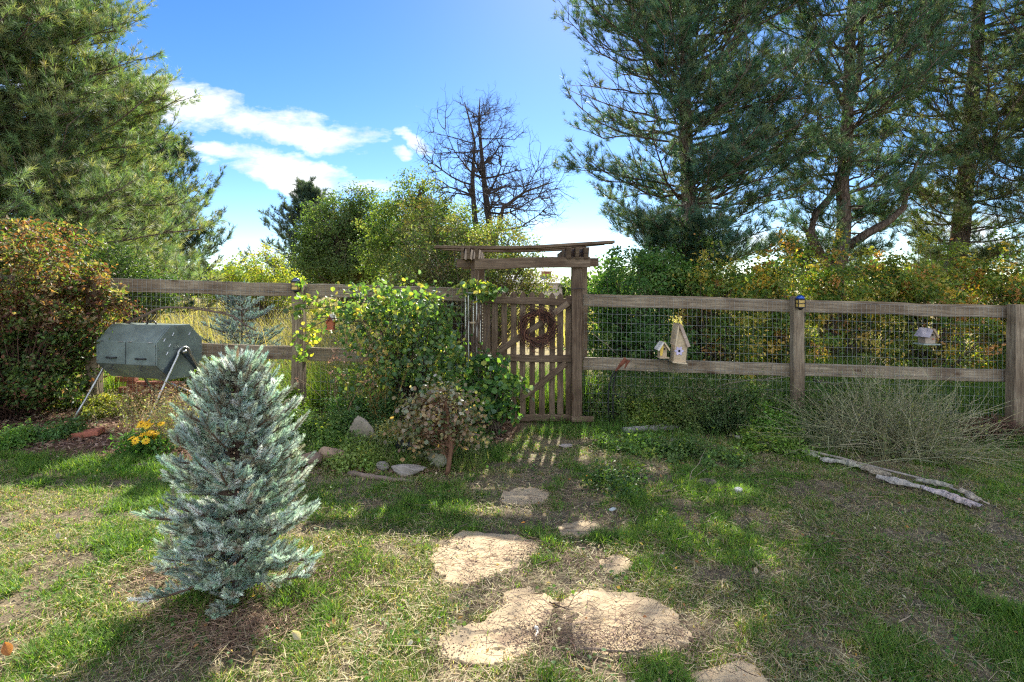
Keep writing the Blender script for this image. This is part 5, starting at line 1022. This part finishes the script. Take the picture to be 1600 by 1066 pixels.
# dry tumble bush
cb = G(1405, 712); stalks('dry_bush', 'sprawling dry bush of arching straw-coloured stems before the right fence', cb[0], cb[1]+.12, 560, .74, .24, PAL((.40, .38, .22), (.30, .30, .16), (.48, .44, .29), (.20, .22, .11)), 0, lean=.95, r=.0036, cat='dry bush', branch=4, curve=.35, yspread=.2, nleafs=3000, leafcol=PAL((.16, .22, .07), (.28, .28, .13)))
cb2 = G(1225, 705); stalks('dry_bush', 'small thin patch of arching stems left of the sprawling dry bush', cb2[0]+.5, cb2[1]+.05, 90, .5, .16, PAL((.32, .32, .18), (.24, .26, .13)), 0, lean=.9, r=.003, cat='dry bush', branch=3)

# meadow and undergrowth beyond the fence
def grassbelt(name, x0, x1, y0, y1, n, h0, h1, pal, w=None, wd=.006, wfn=None, lean=.3):
    x = rng.uniform(x0, x1, n); y = rng.uniform(y0, y1, n); kp = (rng.random(n) < vnoise(x, y, .35, 70)*1.5) & ~((np.abs(x+4.05) < .62) & (y < 6.95)); x, y = x[kp], y[kp]; n = len(x); g = MB(); hh = rng.uniform(h0, h1, n)*(.6+.8*vnoise(x, y, .5, 71))
    blades(g, x, y, gz(x, y)-.01, hh, rng.uniform(.6, 1.3, n)*wd, pick(pal, n, .25, w), lean); return kind(g.build(name, M_grass), 'stuff')
GOLD = PAL((.38, .33, .17), (.32, .29, .14), (.24, .26, .10), (.46, .40, .24))
grassbelt('meadow_grass', -16, -1.6, 7.6, 14, 42000, .35, .95, GOLD, wd=.010)
grassbelt('distant_meadow_grass', -40, 14, 14, 34, 40000, .5, 1.1, GOLD, wd=.03)
grassbelt('tall_grass', -8, 0, 6.4, 7.6, 36000, .2, .62, PAL((.17, .29, .05), (.26, .36, .07), (.35, .33, .12), (.10, .20, .04)), (4, 3, 2, 3), wd=.0075)
grassbelt('undergrowth_grass', -.1, 8.5, 6.4, 8.2, 60000, .22, .66, PAL((.10, .21, .04), (.16, .29, .06), (.07, .15, .035), (.24, .28, .09)), wd=.007)
grassbelt('fence_line_grass', .3, 7.2, 5.6, 6.4, 14000, .06, .22, PAL((.10, .21, .04), (.14, .26, .055), (.07, .15, .035)), wd=.005, lean=.5)
grassbelt('bed_edge_grass', -6.5, -2.6, 4.4, 4.8, 6500, .04, .11, PAL((.10, .24, .04), (.15, .31, .055), (.09, .19, .035)), wd=.0045, lean=.7)
grassbelt('bed_weeds', -2.4, -.2, 4.6, 6.1, 12000, .05, .20, PAL((.12, .22, .05), (.18, .28, .07), (.26, .27, .12)), wd=.005, lean=.6)
# clover and small broad leaves among the lawn
n = 16000; x, y = frustum_pts(n, 2.0, 5.9, 1.1); k_ = keep_lawn(x, y) & (vnoise(x, y, .3, 80) > .52) & (rng.random(n) > dryness(x, y)*.7); x, y = x[k_], y[k_]; g = MB()
leaves(g, np.column_stack([x, y, gz(x, y)+rng.uniform(.008, .04, len(x))]), rng.uniform(.010, .022, len(x)), pick(PAL((.08, .18, .045), (.12, .24, .06), (.17, .28, .08)), len(x)), 1.2, LR_V, LR_F); kind(g.build('clover', M_leaf), 'stuff')
# mulch chips
n = 26000; x = rng.uniform(-8, .0, n); y = rng.uniform(4.5, 6.6, n); k_ = (y > bedline(x)-.08); x, y = x[k_], y[k_]; n = len(x); g = MB(); a = rng.random(n)*2*pi
g.scatter([(-.5, 0, 0), (.5, 0, 0), (.4, .004, 1), (-.45, .002, 1)], [(0, 1, 2, 3)], np.column_stack([x, y, gz(x, y)+rng.uniform(.002, .02, n)]), basis(np.column_stack([np.cos(a), np.sin(a), rng.normal(0, .25, n)]), rng.normal(0, .5, n)), np.column_stack([rng.uniform(.006, .016, n), np.ones(n), rng.uniform(.015, .05, n)]), pick(PAL((.24, .14, .09), (.32, .21, .15), (.14, .085, .06), (.42, .30, .22)), n, .25)); kind(g.build('mulch_chips', M_dry), 'stuff')
# brown pile of twigs at the far right
n = 5000; c_ = G(1515, 672); x = rng.normal(c_[0], .38, n); y = rng.normal(6.05, .2, n); hh = .24*np.exp(-((x-c_[0])/.4)**2-((y-6.05)/.25)**2); g = MB(); a = rng.random(n)*2*pi
g.scatter(LEAFV, [(0, 1, 2, 3)], np.column_stack([x, y, gz(x, y)+hh*rng.uniform(.3, 1, n)]), basis(np.column_stack([np.cos(a), np.sin(a), rng.normal(0, .3, n)])), np.column_stack([rng.uniform(.004, .012, n), np.ones(n), rng.uniform(.03, .10, n)]), pick(PAL((.20, .11, .075), (.28, .17, .12), (.12, .07, .05)), n, .25)); kind(g.build('brown_leaf_litter', M_dry), 'stuff')
# needles, twiglets and crumbs on and around the stones
def litter(name, centres, n, s, ln, pal, wd, zoff=.02, mat=None):
    g = MB(); c = np.array([G(*q)[:2] for q in centres]); k = rng.integers(0, len(c), n); x = c[k, 0]+rng.normal(0, s, n); y = c[k, 1]+rng.normal(0, s*.75, n); z = gz(x, y)+zoff*rng.uniform(.7, 1.4, n)
    for q, w_ in enumerate(SLABW): 
        ins = inpoly(x, y, w_); z = np.where(ins, np.maximum(z, float(gz(*w_.mean(0)))+.03), z)
    a = rng.random(n)*2*pi; l_ = rng.uniform(*ln, n); d = np.column_stack([np.cos(a), np.sin(a), rng.normal(0, .10, n)]); t = np.linspace(0, 1, 4)[None, :, None]; sd_ = np.column_stack([-np.sin(a), np.cos(a), np.zeros(n)])*rng.normal(0, .18, (n, 1))
    p = np.column_stack([x, y, z]); pts = p[:, None]+(d[:, None]*t+sd_[:, None]*t**2)*l_[:, None, None]; g.tubes(pts, rng.uniform(.5, 1.2, (n, 1))*wd, 3, pick(pal, n, .3), cap=False); return kind(g.build(name, mat or M_twig), 'stuff')
BRN = PAL((.13, .085, .06), (.20, .14, .10), (.09, .055, .04), (.30, .22, .15))
litter('twig_litter', [(850,985),(870,1000),(840,1010),(900,1005),(960,990),(985,1005),(830,870),(815,880),(740,890),(720,880),(880,770),(860,790),(840,745),(900,765),(760,930),(1010,1010),(1065,990),(1090,1010),(880,870),(910,880),(870,945)], 2300, .15, (.015, .08), BRN*1.6, .0011)
litter('pine_needle_litter', [(330,975),(380,985),(420,975),(460,930),(500,900),(300,960),(350,1000),(260,900)], 2600, .12, (.03, .09), PAL((.26, .17, .11), (.34, .24, .16), (.18, .11, .07)), .0014)
litter('fallen_twigs', [(900,820),(1100,800),(1200,760),(1300,850),(1250,950),(1400,900),(1180,730),(1350,780),(1000,870),(600,900),(650,800),(1060,750)], 700, .30, (.04, .16), BRN, .0016, .03)
# soil crumbs heaped over the stone edges
n = 2600; cs = np.array([G(*q)[:2] for q in [(850,990),(862,1005),(835,1000),(900,1012),(975,1000),(830,872),(850,860),(880,775),(855,792),(760,950),(1070,1005),(700,850),(690,1020),(760,910),(700,975),(1000,1025),(905,885)]]); k_ = rng.integers(0, len(cs), n); x = cs[k_, 0]+rng.normal(0, .08, n); y = cs[k_, 1]+rng.normal(0, .04, n); z = gz(x, y)+.012
for w_ in SLABW: z = np.where(inpoly(x, y, w_), np.maximum(z, float(gz(*w_.mean(0)))+.026), z)
g = MB(); g.scatter([(1, 0, 0), (-.5, .87, 0), (-.5, -.87, 0), (0, 0, 1)], [(0, 1, 3), (1, 2, 3), (2, 0, 3)], np.column_stack([x, y, z]), basis(np.column_stack([rng.normal(0, .3, n), rng.normal(0, .3, n), np.ones(n)]), rng.random(n)*6), rng.uniform(.002, .006, n), pick(PAL((.20, .14, .10), (.30, .22, .15), (.12, .08, .06)), n, .25)); kind(g.build('soil_crumbs', M_stone), 'stuff')
# small dead leaves strewn over the lawn
n = 900; x, y = frustum_pts(n, 2.0, 6.0, 1.0); g = MB(); leaves(g, np.column_stack([x, y, gz(x, y)+rng.uniform(.02, .04, n)]), rng.uniform(.012, .032, n), pick(PAL((.5, .38, .22), (.38, .24, .13), (.6, .52, .40), (.45, .22, .09)), n, .25), 1.0); kind(g.build('small_dead_leaves', M_leaf), 'stuff')
# single fallen leaves
for px, py, s_, col, lab in ((463, 1010, .05, (.62, .52, .40), 'pale curled dead leaf on the grass right of the spruce shadow'), (12, 1032, .06, (.45, .18, .07), 'orange-brown dead leaf at the bottom left edge'), (1180, 905, .04, (.5, .40, .28), 'small tan dead leaf in the shaded lawn'), (92, 850, .045, (.5, .44, .4), 'greyish dead leaf on the sunny left lawn'), (640, 1022, .03, (.65, .6, .55), 'tiny white scrap left of the joined flagstones')):
    p = G(px, py, .045); g = MB(); X, Y, Z = basis(unit(np.array([[.3, -.7, .8]])), np.array([rng.random()*6])); u_ = np.linspace(0, 1, 6); V = []
    for a in u_:
        w_ = .32*math.sin(max(.03, a)**.8*pi); 
        for b_ in (-1, 0, 1): V.append((b_*w_, a-.5, .12*abs(b_)+.1*math.sin(a*3)))
    g.scatter(V, [(i*3+j, i*3+j+1, i*3+j+4, i*3+j+3) for i in range(5) for j in range(2)], p[None], (X, Y, Z), np.array([s_]), np.array([col])); tag(g.build('fallen_leaf', M_leaf, smooth=True), lab, 'leaf', 'single fallen leaves')
print('FACES', sum(len(o.data.polygons) for o in SC.objects if o.type == 'MESH'))
